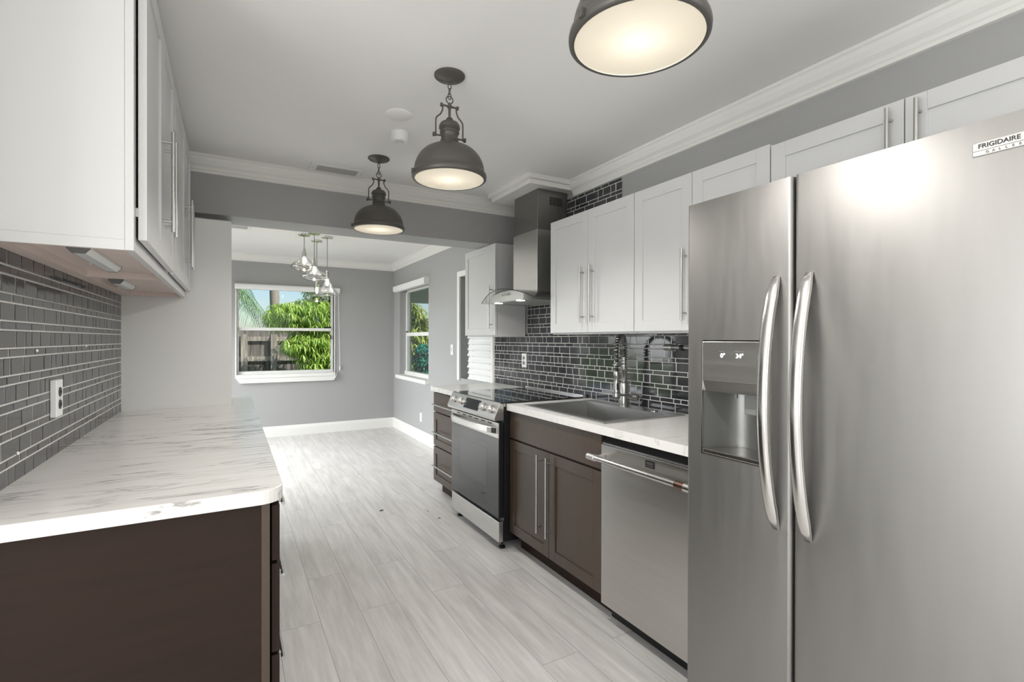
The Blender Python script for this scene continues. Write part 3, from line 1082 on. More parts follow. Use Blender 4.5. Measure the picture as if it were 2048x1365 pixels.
# ------------------------------------------------------------------ dishwasher
def dishwasher():
    r = thing('dishwasher', 'stainless steel dishwasher with a round bar handle beside the fridge', 'dishwasher', (1.8, 1.5, 0))
    y0, y1 = 1.212, 1.808
    MB().box(1.545, 2.10, y0, y1, 0.10, 0.872).build('body', M['black'], r)
    MB().box(1.575, 2.10, y0, y1, 0.0, 0.10).build('toe_kick', M['black'], r)
    XO = 1.505
    d = MB().box(XO, 1.545, y0+0.002, y1-0.002, 0.085, 0.826).build('door', M['steel_h'], r, bevel=0.003)
    MB().prism([(XO+0.005, 0.827), (1.545, 0.827), (1.545, 0.862), (XO+0.03, 0.862)], 'Y', y0+0.002, y1-0.002).build('control_strip', M['black'], r)
    MB().box(XO-0.0012, XO+0.001, 1.47, 1.522, 0.783, 0.812).build('maker_plate', M['black'], d)
    ln = MB()
    for zz in (0.804, 0.798, 0.790):
        ln.box(XO-0.0016, XO-0.001, 1.477, 1.515, zz, zz+0.0018)
    ln.build('plate_lettering', M['pale_ink'], d)
    hz, hx = 0.772, XO-0.058
    h = MB()
    h.cyl((hx, y0+0.03, hz), 0.0125, y1-y0-0.045, 'Y', 24)
    hd = h.build('handle', M['steel_handle'], d)
    for (a, c) in ((y1-0.03, y1+0.022), (y0+0.004, y0+0.055)):
        MB().cyl((hx, a, hz), 0.0165, c-a, 'Y', 24).build('handle_cap', M['steel_handle'], hd, bevel=0.002)
    MB().cyl((hx, y0+0.055, hz), 0.0155, 0.04, 'Y', 24).build('bronze_ring', M['bronze'], hd)
    for a in (y1-0.035, y0+0.015):
        MB().box(hx, XO, a, a+0.03, hz-0.011, hz+0.013).build('bracket', M['steel_h'], hd, bevel=0.002)
dishwasher()

# ------------------------------------------------------------------ refrigerator
def fridge():
    r = thing('refrigerator', 'large stainless steel side-by-side refrigerator with ice and water dispenser', 'refrigerator', (1.7, 0.7, 0))
    Y0, Y1, YS = 0.248, 1.16, 0.7985
    Xf = 1.335
    def holed(x0, x1, ya, yb, za, zb):
        q = MB()
        q.box(x0, x1, ya, yb, za, 0.94).box(x0, x1, ya, yb, 1.19, zb)
        q.box(x0, x1, ya, 0.858, 0.94, 1.19).box(x0, x1, 1.102, yb, 0.94, 1.19)
        return q
    holed(Xf+0.085, Xf+0.14, Y0+0.004, Y1-0.004, 0.03, 1.745).box(Xf+0.14, 2.10, Y0+0.004, Y1-0.004, 0.03, 1.745).build('body', M['grey_plastic'], r)
    MB().box(Xf+0.1, 2.05, Y0+0.02, Y1-0.02, 0.0, 0.03).build('base_grille', M['black'], r)
    ft = holed(Xf+0.065, Xf+0.085, Y0+0.01, Y1-0.01, 0.07, 1.75)
    ft.build('gasket', M['dark_gap'], r)
    def slab(y0, y1, z0, z1, bow=0.004, cut=None):
        """door with rounded vertical edges; front at Xf"""
        b = MB()
        c = 0.012
        pts = [(Xf+0.065, y0), (Xf+c, y0)]
        for k in range(1, 6):
            a = math.pi/2*k/5
            pts.append((Xf+c-c*math.sin(a), y0+c-c*math.cos(a)))
        for k in range(0, 6):
            a = math.pi/2*k/5
            pts.append((Xf+c-c*math.cos(a), y1-c+c*math.sin(a)))
        pts.append((Xf+0.065, y1))
        b.prism(pts, 'Z', z0, z1, smooth=True)
        return b
    # fridge door (right)
    d2 = slab(Y0, YS-0.003, 0.07, 1.762).build('fridge_door', M['steel'], r, sharp=30)
    # freezer door (left) around the dispenser opening
    oy0, oy1, oz0, oz1 = 0.862, 1.098, 0.945, 1.312
    yA, yB_ = YS+0.003, Y1
    b = MB()
    c = 0.012
    def strip(ya, yb, za, zb, lo, hi):
        pts = [(Xf+0.065, ya)]
        if lo:
            pts.append((Xf+c, ya))
            pts += [(Xf+c-c*math.sin(math.pi/2*k/5), ya+c-c*math.cos(math.pi/2*k/5)) for k in range(1, 6)]
        else:
            pts.append((Xf, ya))
        if hi:
            pts += [(Xf+c-c*math.cos(math.pi/2*k/5), yb-c+c*math.sin(math.pi/2*k/5)) for k in range(0, 6)]
        else:
            pts.append((Xf, yb))
        pts.append((Xf+0.065, yb))
        b.prism(pts, 'Z', za, zb, smooth=True)
    strip(yA, yB_, 0.07, oz0, True, True)
    strip(yA, yB_, oz1, 1.762, True, True)
    strip(yA, oy0, oz0, oz1, True, False)
    strip(oy1, yB_, oz0, oz1, False, True)
    d1 = b.build('freezer_door', M['steel'], r, sharp=30)
    # dispenser
    p = MB().box(Xf-0.003, Xf+0.06, oy0+0.002, oy1-0.002, 1.182, oz1-0.003).build('dispenser_panel', M['steel_h'], d1, bevel=0.003)
    lip = MB().prism([(Xf-0.001, 1.182), (Xf+0.02, 1.182), (Xf+0.02, 1.146), (Xf+0.004, 1.150)], 'Y', oy0+0.002, oy1-0.002).build('dispenser_lip', M['steel_h'], d1)
    rc = MB()
    z0, z1 = oz0, 1.182
    N = 14
    D = 0.115
    pts = []
    for k in range(N+1):
        f = k/N
        yy = oy0+0.0005+f*(oy1-oy0-0.001)
        pts.append((Xf+0.004+D*(1-abs(2*f-1)**3.5), yy))
    vs, fs = [], []
    for zz in (z0+0.008, z1):
        for q in pts:
            vs.append((q[0], q[1], zz))
    for k in range(N):
        fs.append((k, k+1, N+2+k, N+1+k))
    fs.append(tuple(range(N+1)))
    fs.append(tuple(range(2*N+1, N, -1)))
    rc.add(vs, fs, True)
    rc.build('dispenser_recess', M['recess'], d1)
    tp = [(q[0], q[1]) for q in pts]
    MB().prism([(Xf-0.006, oy0+0.008)]+[(q[0]-0.003, q[1]) for q in tp[1:-1]]+[(Xf-0.006, oy1-0.008)], 'Z', oz0+0.004, oz0+0.018).build('drip_tray', M['steel_handle'], d1, bevel=0.002)
    n = MB()
    yc = 0.95
    n.lathe([(0.03, 0), (0.03, -0.03), (0.022, -0.05), (0.02, -0.075), (0.015, -0.078)], (Xf+0.06, yc, 1.182), seg=20)
    n.box(Xf+0.035, Xf+0.05, yc-0.02, yc+0.02, 1.085, 1.16)
    n.build('dispenser_spout', M['grey_plastic'], d1, bevel=0.002)
    MB().cyl((Xf+0.045, 1.005, 1.13), 0.005, 0.05, 'Z', 12).build('water_nozzle', M['grey_plastic'], d1)
    fr = MB()
    e = 0.0035
    fr.box(Xf-0.003, Xf+0.002, oy1-e, oy1, oz0, oz1).box(Xf-0.003, Xf+0.002, oy0, oy0+e, oz0, oz1).box(Xf-0.003, Xf+0.002, oy0, oy1, oz0, oz0+e)
    fr.build('dispenser_frame', M['steel_handle'], d1)
    text_mesh('display_digits', '0°', 0.019, M['digits'], p, (Xf-0.003, 1.026, 1.258), (0, -1, 0), (0, 0, 1))
    text_mesh('display_digits', '34°', 0.019, M['digits'], p, (Xf-0.003, 0.972, 1.258), (0, -1, 0), (0, 0, 1))
    for (a, c) in ((1.012, 1.03), (0.944, 0.976)):
        MB().box(Xf-0.0036, Xf-0.003, a, c, 1.2765, 1.2785).build('display_caption', M['pale_ink'], p)
    # bowed door handles
    for (yy, par, za, zb) in ((0.842, d1, 0.782, 1.492), (0.752, d2, 0.778, 1.492)):
        N = 26
        w, t = 0.0165, 0.019
        vs, fs = [], []
        sec = []
        for k in range(12):
            a = 2*math.pi*k/12
            sec.append((math.copysign(abs(math.cos(a))**0.7, math.cos(a)), math.copysign(abs(math.sin(a))**0.7, math.sin(a))))
        for i in range(N+1):
            f = i/N
            zz = za+f*(zb-za)
            bow = 1-(2*f-1)**2
            xo = Xf-0.004-0.062*bow**0.8
            en = min(1.0, 0.55+8*min(f, 1-f))
            for (u, v) in sec:
                vs.append((xo+u*t*0.55*en, yy+v*w*en, zz))
        S = len(sec)
        for i in range(N):
            for k in range(S):
                k2 = (k+1) % S
                fs.append((i*S+k, i*S+k2, (i+1)*S+k2, (i+1)*S+k))
        fs.append(tuple(range(S)))
        fs.append(tuple(N*S+k for k in range(S)))
        hb = MB()
        hb.add(vs, fs, True)
        hb.build('handle', M['steel_handle'], par, sharp=60)
    # badge
    bd = MB().box(Xf-0.003, Xf, 0.31, 0.4225, 1.6905, 1.7185).build('badge', M['steel_handle'], d2, bevel=0.0012)
    MB().box(Xf-0.0034, Xf-0.003, 0.311, 0.4215, 1.7005, 1.7012).build('badge_line', M['ink'], bd)
    text_mesh('badge_lettering', 'FRIGIDAIRE', 0.0125, M['ink'], bd, (Xf-0.003, 0.4135, 1.7055), (0, -1, 0), (0, 0, 1), xscale=1.0)
    for k, ch in enumerate('GALLERY'):
        text_mesh('badge_lettering', ch, 0.0068, M['pale_ink'], bd, (Xf-0.003, 0.4015-k*0.0098, 1.6935), (0, -1, 0), (0, 0, 1))
fridge()

# ------------------------------------------------------------------ range hood
def hood():
    r = thing('range_hood', 'stainless steel chimney range hood with curved glass canopy over the stove', 'range hood', (1.95, 3.1, 1.6))
    yc = 3.10
    xb = XW-0.0098
    ch = MB()
    ch.box(1.872, xb, yc-0.163, yc+0.163, 2.06, 2.376)
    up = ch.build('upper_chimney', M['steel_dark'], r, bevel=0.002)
    for k in range(9):
        xx = 1.975+k*0.0125
        MB().box(xx, xx+0.006, yc-0.1645, yc-0.162, 2.27, 2.33).build('vent_slot', M['dark_gap'], up)
    lo = MB().box(1.866, xb, yc-0.168, yc+0.168, 1.635, 2.09).build('lower_chimney', M['steel_h'], r, bevel=0.002)
    for zz in (2.06, 1.66):
        MB().cyl((1.885, yc-0.168, zz), 0.004, -0.002, 'Y', 10).build('screw', M['nickel'], lo)
    # arched glass
    N = 28
    half = 0.385
    top = []
    def arch(f):
        return 1.672-0.078*abs(f)**1.9
    for k in range(N+1):
        f = 2*k/N-1
        top.append((yc+half*f, arch(f)))
    bot = [(p[0], p[1]-0.007) for p in top]
    vs, fs = [], []
    def xfront(f):
        return 1.655+0.05*f*f
    for (pp, dz) in ((top, 0), (bot, 0)):
        for k, p in enumerate(pp):
            f = 2*k/N-1
            vs.append((xfront(f), p[0], p[1]))
            vs.append((2.105, p[0], p[1]))
    n2 = 2*(N+1)
    for k in range(N):
        a = 2*k
        fs.append((a, a+1, a+3, a+2))
        fs.append((n2+a, n2+a+2, n2+a+3, n2+a+1))
        fs.append((a, a+2, n2+a+2, n2+a))
        fs.append((a+1, n2+a+1, n2+a+3, a+3))
    fs.append((0, n2, n2+1, 1))
    fs.append((2*N, 2*N+1, n2+2*N+1, n2+2*N))
    g = MB()
    g.add(vs, fs)
    g.build('glass_canopy', M['hood_glass'], r)
    ed = MB()
    ed.tube([(xfront(2*k/N-1), p[0], p[1]-0.0035) for k, p in enumerate(top)], 0.0026, 6)
    ed.build('glass_edge', M['black'], r)
    # metal box under the glass, its front face arched
    hb = 0.235
    pts = [(yc-hb, 1.588)]
    for k in range(N+1):
        f = (2*k/N-1)*hb/half
        pts.append((yc+half*f, arch(f)-0.009))
    pts.append((yc+hb, 1.588))
    bx = MB().prism(pts, 'X', 1.715, 2.105).build('control_box', M['steel_h'], r)
    for k in range(5):
        yy = yc+0.05-k*0.025
        MB().box(1.7125, 1.715, yy-0.008, yy+0.008, 1.627, 1.643).build('button', M['chrome'], bx)
    MB().box(1.72, 2.09, yc-0.22, yc+0.22, 1.583, 1.5885).build('filter', M['grille'], r)
    for yy in (yc+0.16, yc-0.16):
        MB().lathe([(1e-4, 0), (0.03, 0), (0.03, 0.004)], (1.735, yy, 1.580), seg=20).build('hood_light', M['led'], r)
    for yy in (yc+0.16, yc-0.16):
        d = bpy.data.lights.new('hood_light_glow', 'SPOT')
        d.energy = 0.6
        d.spot_size = math.radians(120)
        d.shadow_soft_size = 0.02
        o = bpy.data.objects.new('hood_light_glow', d)
        o.location = (1.735, yy, 1.572)
        COL.objects.link(o)
hood()

# ------------------------------------------------------------------ left wall cabinets
def left_upper(label, y0, y1, seam, m1, near):
    r = thing('wall_cabinet', label, 'wall cabinet', (-0.38, (y0+y1)/2, 1.55), 'white wall cabinets on the left')
    xb, xf = XL+0.008, -0.226
    zt = 2.375
    MB().box(xb, xf-0.02, y0, y1, 1.578, zt).box(xb, xf-0.02, y0, y0+0.003, 1.55, 1.578).build('body', M['cab_white'], r, bevel=0.001)
    MB().box(xb+0.03, xf-0.02, y0+0.016, y1-0.016, 1.574, 1.5785).build('bottom_panel', M['cab_inside'], r)
    s = MB()
    s.box(xb, xf-0.02, y0+0.0032, y0+0.016, 1.55, 1.578).box(xb, xf-0.02, y1-0.016, y1, 1.55, 1.578).box(xb, xb+0.045, y0+0.016, y1-0.016, 1.55, 1.578)
    s.build('bottom_rails', M['cab_inside'], r)
    f = MB()
    f.box(xf-0.0195, xf, y0-0.001, y0+0.04, 1.55, zt).box(xf-0.0195, xf, y1-0.04, y1, 1.55, zt)
    f.box(xf-0.0195, xf, y0+0.04, y1-0.04, 1.55, 1.59).box(xf-0.0195, xf, y0+0.04, y1-0.04, zt-0.04, zt)
    f.build('face_frame', M['cab_white'], r, bevel=0.001)
    xd = -0.200
    d = door(r, 1, xd, y0+0.022, seam, 1.582, 2.365, 'cab_white', seam-0.05, 1.84, 0.335)
    door(r, 1, xd, seam, y1-0.012, 1.582, 2.365, 'cab_white', seam+0.05, 1.84, 0.335)
    for zz in (1.66, 2.28):
        MB().box(xf, xd-0.02, y0+0.03, y0+0.05, zz-0.012, zz+0.012).build('hinge', M['nickel'], r)
left_upper('white two-door wall cabinet on the left, the nearer one with its blank side facing us', 1.66, 2.455, 2.065, None, True)
left_upper('white two-door wall cabinet on the left, the farther one against the white partition', 2.458, 3.41, 3.0, None, False)

def under_light(label, x, y0, y1, z):
    r = thing('under_cabinet_light', label, 'light bar', (x, (y0+y1)/2, z), 'light bars under the left cabinets')
    w = 0.026
    pts = [(x-w, z), (x+w, z), (x+w, z-0.009), (x+w*0.55, z-0.022), (x-w*0.55, z-0.022), (x-w, z-0.009)]
    MB().prism(pts, 'Y', y0+0.004, y1-0.004).build('lens', M['led_lens'], r, bevel=0.002)
    p2 = [(x+(px-x)*1.03, z+(pz-z)*1.05) for px, pz in pts]
    for (a, c) in ((y0, y0+0.006), (y1-0.006, y1)):
        MB().prism(p2, 'Y', a, c).build('end_cap', M['grey_plastic'], r)
    MB().prism([(x-w*0.54, z-0.0222), (x-w*0.98, z-0.0095), (x-w*1.01, z-0.0095), (x-w*0.56, z-0.0232)], 'Y', y0+0.006, y1-0.006).build('side_strip', M['grey_plastic'], r)
    MB().cyl((x-0.02, (y0+y1)/2+0.02, z-0.023), 0.006, 0.004, 'Z', 14).build('motion_sensor', M['white_plastic'], r)
under_light('grey and white light bar under the nearer left wall cabinet', -0.368, 1.79, 2.25, 1.574)
under_light('grey and white light bar under the farther left wall cabinet', -0.43, 2.70, 3.02, 1.574)

# ------------------------------------------------------------------ left base run
def left_base(label, y0, y1, kind, near=False):
    r = thing('base_cabinet', label, 'base cabinet', (-0.2, (y0+y1)/2, 0), 'dark base cabinets on the left')
    xb, xf = XL+0.004, 0.071
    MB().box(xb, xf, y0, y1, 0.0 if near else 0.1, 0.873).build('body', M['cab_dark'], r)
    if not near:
        MB().box(xb, xf-0.06, y0, y1, 0, 0.1).build('toe_kick', M['cab_dark'], r)
    f = MB()
    f.box(xf+0.0005, 0.092, y0-0.001, y0+0.04, 0.1, 0.873).box(xf+0.0005, 0.092, y1-0.04, y1, 0.1, 0.873)
    f.box(xf+0.0005, 0.092, y0+0.04, y1-0.04, 0.1, 0.14).box(xf+0.0005, 0.092, y0+0.04, y1-0.04, 0.84, 0.873)
    f.build('face_frame', M['cab_brown'], r, bevel=0.001)
    xd = 0.117
    if kind == 'drawers':
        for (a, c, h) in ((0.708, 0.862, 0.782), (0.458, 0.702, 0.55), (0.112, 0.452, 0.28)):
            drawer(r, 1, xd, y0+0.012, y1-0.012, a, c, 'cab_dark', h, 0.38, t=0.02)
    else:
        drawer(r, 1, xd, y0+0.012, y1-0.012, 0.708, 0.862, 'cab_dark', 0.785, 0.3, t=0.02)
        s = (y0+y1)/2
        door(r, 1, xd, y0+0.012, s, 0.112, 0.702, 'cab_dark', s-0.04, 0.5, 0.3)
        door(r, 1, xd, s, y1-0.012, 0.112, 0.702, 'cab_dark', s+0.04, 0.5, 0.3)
left_base('dark brown drawer cabinet nearest us under the left worktop, plain side panel showing', 1.478, 2.42, 'drawers', True)
left_base('dark brown base cabinet against the white partition, last of the left run', 2.424, 3.41, 'doors')

def left_top():
    x0, x1, y0, y1 = XL+0.002, 0.126, 1.455, 4.06
    c = 0.06
    pts = [(x0, y0)]
    for k in range(9):
        a = math.pi/2*k/8
        pts.append((x1-c+c*math.sin(a), y0+c-c*math.cos(a)))
    for k in range(7):
        a = math.pi/2*k/6
        pts.append((x1-0.03+0.03*math.cos(a), y1-0.03+0.03*math.sin(a)))
    pts += [(0.008, y1), (0.008, 3.417), (x0, 3.417)]
    b = MB()
    n = len(pts)
    vs = [(p[0], p[1], 0.876) for p in pts]+[(p[0], p[1], 0.914) for p in pts]
    fs = [tuple(range(n-1, -1, -1)), tuple(range(n, 2*n))]+[(i, (i+1) % n, n+(i+1) % n, n+i) for i in range(n)]
    b.add(vs, fs)
    o = b.build('worktop', M['marble'], bevel=0.0025)
    tag(o, 'long white worktop with grey marble veins along the left wall, rounded near corner', 'worktop')
left_top()

# ------------------------------------------------------------------ sockets and switches
def outlet(label, x, n, y, z, kind='outlet', w=0.07, h=0.115, t=0.012):
    r = thing('wall_outlet' if kind != 'switch' else 'light_switch', label, 'outlet' if kind != 'switch' else 'light switch', (x, y, z))
    MB().box(min(x, x+n*t), max(x, x+n*t), y-w/2, y+w/2, z-h/2, z+h/2).build('cover_plate', M['white_plastic'], r, bevel=0.003)
    if kind == 'outlet':
        for dz in (-0.021, 0.021):
            MB().lathe([(1e-4, n*0.002), (0.0155, n*0.002), (0.0165, 0)], (x+n*t, y, z+dz), 'X', 20).build('socket', M['black'] if n > 0 else M['grey_plastic'], r)
            for dy in (-0.006, 0.006):
                MB().box(min(x+n*(t+0.002), x+n*(t+0.0028)), max(x+n*(t+0.002), x+n*(t+0.0028)), y+dy-0.001, y+dy+0.001, z+dz-0.004, z+dz+0.004).build('slot', M['dark_gap'], r)
        MB().cyl((x+n*t, y, z), 0.003, n*0.001, 'X', 10).build('screw', M['nickel'], r)
    elif kind == 'switch':
        MB().box(min(x+n*t, x+n*(t+0.004)), max(x+n*t, x+n*(t+0.004)), y-0.017, y+0.017, z-0.034, z+0.034).build('rocker', M['white_plastic'], r, bevel=0.0015)
        MB().box(min(x+n*t, x+n*(t+0.006)), max(x+n*t, x+n*(t+0.006)), y-0.012, y-0.007, z-0.02, z+0.02).build('dimmer_slide', M['grey_plastic'], r)
    return r
outlet('white double outlet on the left tiles above the left worktop', XL+0.0065, 1, 2.22, 1.112, t=0.018, h=0.125)
outlet('white double outlet on the right tiles behind the stove', XW-0.0065, -1, 3.53, 1.14, t=0.012)
outlet('white dimmer switch on the grey wall between window and slatted blind', XW, -1, 5.10, 1.20, 'switch', t=0.007)
outlet('white blank plate low on the grey wall under the right window', XW, -1, 6.13, 0.31, 'blank', t=0.006)

for (y, z, lab) in ((2.06, 1.276, 'small white wall plug in the left tiles, upper one nearest us'), (2.66, 1.284, 'small white wall plug in the left tiles, upper one farther from us'), (1.90, 0.99, 'small white wall plug low in the left tiles near the worktop')):
    tag(MB().lathe([(1e-4, 0.0035), (0.004, 0.003), (0.0055, 0)], (XL+0.0066, y, z), 'X', 14).build('wall_plug', M['white_plastic']), lab, 'wall plug', 'wall plugs in the left tiles')

# ------------------------------------------------------------------ ceiling fittings
def vent(label, x0, x1, y0, y1, n, rot=0):
    cx, cy = (x0+x1)/2, (y0+y1)/2
    r = thing('ceiling_vent', label, 'vent', (cx, cy, ZC))
    z = ZC
    f = MB()
    m = 0.03
    f.box(x0, x1, y0, y0+m, z-0.008, z).box(x0, x1, y1-m, y1, z-0.008, z).box(x0, x0+m*1.4, y0+m, y1-m, z-0.008, z).box(x1-m*1.4, x1, y0+m, y1-m, z-0.008, z)
    f.build('frame', M['white_plastic'], r, bevel=0.002)
    MB().box(x0+m, x1-m, y0+m, y1-m, z-0.0015, z-0.0005).build('backing', M['dark_gap'], r)
    for k in range(n):
        yy = y0+m+(k+0.5)*(y1-y0-2*m)/n
        MB().prism([(yy-0.011, z-0.0025), (yy-0.009, z-0.0035), (yy+0.008, z-0.0098), (yy+0.0085, z-0.0085)], 'X', x0+m*1.4, x1-m*1.4).build('louver', M['grille'], r)
    for xx in (x0+0.017, x1-0.017):
        MB().cyl((xx, cy, z-0.0085), 0.004, 0.001, 'Z', 10).build('screw', M['grey_plastic'], r)
vent('white louvered air vent in the kitchen ceiling near the header', 0.445, 0.785, 3.36, 3.52, 4)
vent('small white air vent in the dining ceiling near the partition', -0.1, 0.19, 5.56, 5.76, 4)
tag(MB().lathe([(0.066, 0), (0.066, -0.003), (0.06, -0.007), (1e-4, -0.007)], (0.735, 2.44, ZC), seg=36).build('ceiling_cover_plate', M['ceiling']), 'plain round white cover plate on the kitchen ceiling', 'cover plate')
r = thing('smoke_detector', 'round white smoke detector on the kitchen ceiling beside the middle pendant', 'smoke detector', (0.803, 2.66, ZC))
MB().lathe([(0.052, 0), (0.052, -0.012), (0.049, -0.018), (0.046, -0.04), (0.04, -0.048), (1e-4, -0.05)], (0.803, 2.66, ZC), seg=36).build('housing', M['white_plastic'], r)
MB().lathe([(0.016, -0.049), (0.016, -0.052), (0.013, -0.053), (1e-4, -0.053)], (0.803, 2.66, ZC), seg=20).build('test_button', M['white_plastic'], r)
MB().torus((0.803, 2.66, ZC-0.0495), 0.0175, 0.0012, (0, 0, 1)).build('button_ring', M['grey_plastic'], r)

# dome pendants
def pendant(label, x, y):
    r = thing('pendant_lamp', label, 'pendant lamp', (x, y, ZC), 'dark dome pendant lamps')
    c = lambda z: (x, y, z)
    D = M['lamp_metal']
    MB().lathe([(0.065, 0), (0.065, -0.006), (0.058, -0.012), (0.02, -0.022), (0.012, -0.03), (1e-4, -0.031)], c(ZC), seg=40).build('canopy', D, r)
    ch = MB()
    zz = ZC-0.036
    for k in range(3):
        ch.torus((x, y, zz-0.012-k*0.021), 0.013, 0.0022, ((0, 1, 0) if k % 2 == 0 else (1, 0, 0)), 16, 6, 0.55, 1.0)
    ch.build('chain', D, r)
    MB().torus((x, y, 2.335), 0.0155, 0.0026, (0, 1, 0), 20, 6).build('ring', D, r)
    s = MB()
    s.lathe([(1e-4, 2.322), (0.006, 2.32), (0.006, 2.315), (0.011, 2.311), (0.011, 2.303), (0.006, 2.298), (0.005, 2.262), (0.013, 2.256), (0.017, 2.246), (0.020, 2.243), (0.036, 2.236), (0.044, 2.224), (0.0445, 2.212), (0.038, 2.205), (0.041, 2.199), (0.041, 2.192), (0.037, 2.188), (0.035, 2.178), (0.036, 2.165), (0.039, 2.16), (0.036, 2.155), (0.041, 2.147), (0.041, 2.138), (0.047, 2.134)], c(0), seg=36)
    s.build('neck', D, r)
    yk = MB()
    yk.tube([(x-0.034, y, 2.307), (x+0.034, y, 2.307)], 0.004, 10)
    for sg in (-1, 1):
        yk.tube([(x+sg*0.03, y, 2.31), (x+sg*0.032, y, 2.285), (x+sg*0.04, y, 2.268), (x+sg*0.054, y, 2.255), (x+sg*0.061, y, 2.245), (x+sg*0.062, y, 2.23), (x+sg*0.062, y, 2.17)], 0.0034, 8)
    yk.build('yoke', D, r)
    for sg in (-1, 1):
        k = MB()
        k.cyl((x+sg*0.033, y, 2.307), 0.0085, sg*0.007, 'X', 14)
        k.build('thumbscrew', D, r)
        k = MB()
        k.cyl((x+sg*0.034, y, 2.176), 0.0036, sg*0.038, 'X', 10)
        k.cyl((x+sg*0.068, y, 2.176), 0.0095, sg*0.006, 'X', 16)
        k.build('thumbscrew', D, r)
    dome_o, dome_i = [], []
    for k in range(15):
        a = math.pi/2*k/14
        rr = 0.046+(0.149-0.046)*math.sin(a)
        zz = 2.024+0.112*math.cos(a)
        dome_o.append((rr, zz))
        dome_i.append((rr-0.003, zz-0.003))
    prof = dome_o+[(0.152, 2.02), (0.157, 2.016), (0.1585, 2.008), (0.1575, 1.998), (0.153, 1.994), (0.146, 1.994)]
    MB().lathe(prof, c(0), seg=56).build('shade', D, r, sharp=50)
    MB().lathe([(1e-4, 2.133)]+dome_i+[(0.1455, 1.9945)], c(0), seg=56).build('shade_lining', M['lamp_inside'], r)
    MB().box(x-0.166, x-0.156, y-0.007, y+0.007, 1.998, 2.016).build('clasp', D, r)
    gl = []
    for k in range(9):
        f = k/8
        gl.append((1e-4+0.1465*f, 1.9945+0.003*f*f))
    MB().lathe(gl, c(0), seg=56).build('diffuser', M['frosted'], r)
    MB().lathe([(1e-4, 2.078), (0.016, 2.082), (0.022, 2.094), (0.02, 2.108), (0.014, 2.12), (0.014, 2.132)], c(0), seg=20).build('bulb', M['lamp_bulb'], r)
    d = bpy.data.lights.new('pendant_glow', 'POINT')
    d.energy = 0.095
    d.color = (1.0, 0.92, 0.82)
    d.shadow_soft_size = 0.02
    o = bpy.data.objects.new('pendant_glow', d)
    o.location = c(2.062)
    COL.objects.link(o)
    d = bpy.data.lights.new('pendant_beam', 'SPOT')
    d.energy = 14
    d.color = (1.0, 0.97, 0.935)
    d.spot_size = math.radians(168)
    d.spot_blend = 0.6
    d.shadow_soft_size = 0.01
    o = bpy.data.objects.new('pendant_beam', d)
    o.location = c(1.972)
    COL.objects.link(o)
pendant('dark dome pendant lamp nearest us, cut off by the top of the photo', 0.81, 0.845)
pendant('dark dome pendant lamp in the middle of the row, beside the smoke detector', 0.812, 1.974)
pendant('dark dome pendant lamp farthest back, in front of the header', 0.802, 3.096)

# glass pendants over the dining area
def glass_pendant(label, x, y, zt, prof, m):
    r = thing('glass_pendant', label, 'pendant lamp', (x, y, ZC), 'glass pendants of the dining room')
    MB().lathe([(0.062, 0), (0.062, -0.006), (0.056, -0.016), (0.01, -0.022), (1e-4, -0.023)], (x, y, ZC), seg=32).build('canopy', M['chrome'], r)
    MB().tube([(x, y, ZC-0.02), (x, y, zt+0.05)], 0.0032, 8).build('cord', M['grey_plastic'], r)
    MB().lathe([(1e-4, 0.055), (0.01, 0.052), (0.014, 0.03), (0.017, 0.0), (0.017, -0.045), (1e-4, -0.045)], (x, y, zt), seg=20).build('socket', M['nickel'], r)
    MB().lathe([(pr if pr < 0.035 else pr*1.1, zt+pz) for pr, pz in prof], (x, y, 0), seg=40).build('glass_shade', M[m], r)
    MB().lathe([(1e-4, -0.12), (0.01, -0.115), (0.016, -0.095), (0.014, -0.07), (0.009, -0.045)], (x, y, zt), seg=16).build('bulb', M['bulb'], r)
onion = [(0.02, 0.012), (0.021, -0.02), (0.026, -0.045), (0.045, -0.075), (0.085, -0.1), (0.112, -0.122), (0.121, -0.145), (0.116, -0.165), (0.1, -0.18), (0.085, -0.183)]
trumpet = [(0.018, 0.03), (0.019, -0.02), (0.026, -0.065), (0.045, -0.115), (0.08, -0.16), (0.113, -0.19), (0.118, -0.207), (0.105, -0.222), (0.09, -0.225)]
flat = [(0.025, 0.0), (0.026, -0.09), (0.032, -0.1), (0.07, -0.11), (0.105, -0.13), (0.121, -0.158), (0.116, -0.185), (0.095, -0.203), (0.06, -0.208)]
glass_pendant('clear glass pendant hanging highest and leftmost over the dining area', 0.688, 5.74, 2.24, onion, 'shade_glass')
glass_pendant('clear glass pendant second highest, in the middle of the cluster', 0.77, 5.60, 2.125, onion, 'shade_glass')
glass_pendant('trumpet-shaped clear glass pendant at the right of the cluster, before the blind', 0.925, 5.75, 2.02, trumpet, 'shade_glass')
glass_pendant('lowest glass pendant of smoked green glass, seen against the window', 0.855, 6.02, 1.95, flat, 'smoke_glass')

# bits of leaf litter on the floor
for (x, y, s, a, lab) in ((1.005, 3.79, 0.035, 0.4, 'dark scrap of dry leaf on the floor, the largest, left of the drawers'), (1.31, 3.6, 0.014, 1.0, 'tiny dark speck of leaf on the floor by the drawer cabinet toe'), (1.33, 3.42, 0.02, -0.3, 'thin dark scrap of leaf on the floor in front of the stove corner')):
    b = MB()
    n = 7
    top = []
    for k in range(n+1):
        f = k/n-0.5
        w = 0.28*s*(1-(2*f)**2)
        top.append((f*s, w))
    out = [(p[0], p[1]) for p in top]+[(p[0], -p[1]*0.6) for p in top[::-1][1:-1]]
    rot = Matrix.Rotation(a, 2)
    out = [(x+(rot@Vector(p)).x, y+(rot@Vector(p)).y) for p in out]
    b.prism(out, 'Z', 0.0005, 0.004)
    tag(b.build('leaf_scrap', M['leaf_litter']), lab, 'leaf scrap', 'leaf scraps on the floor')

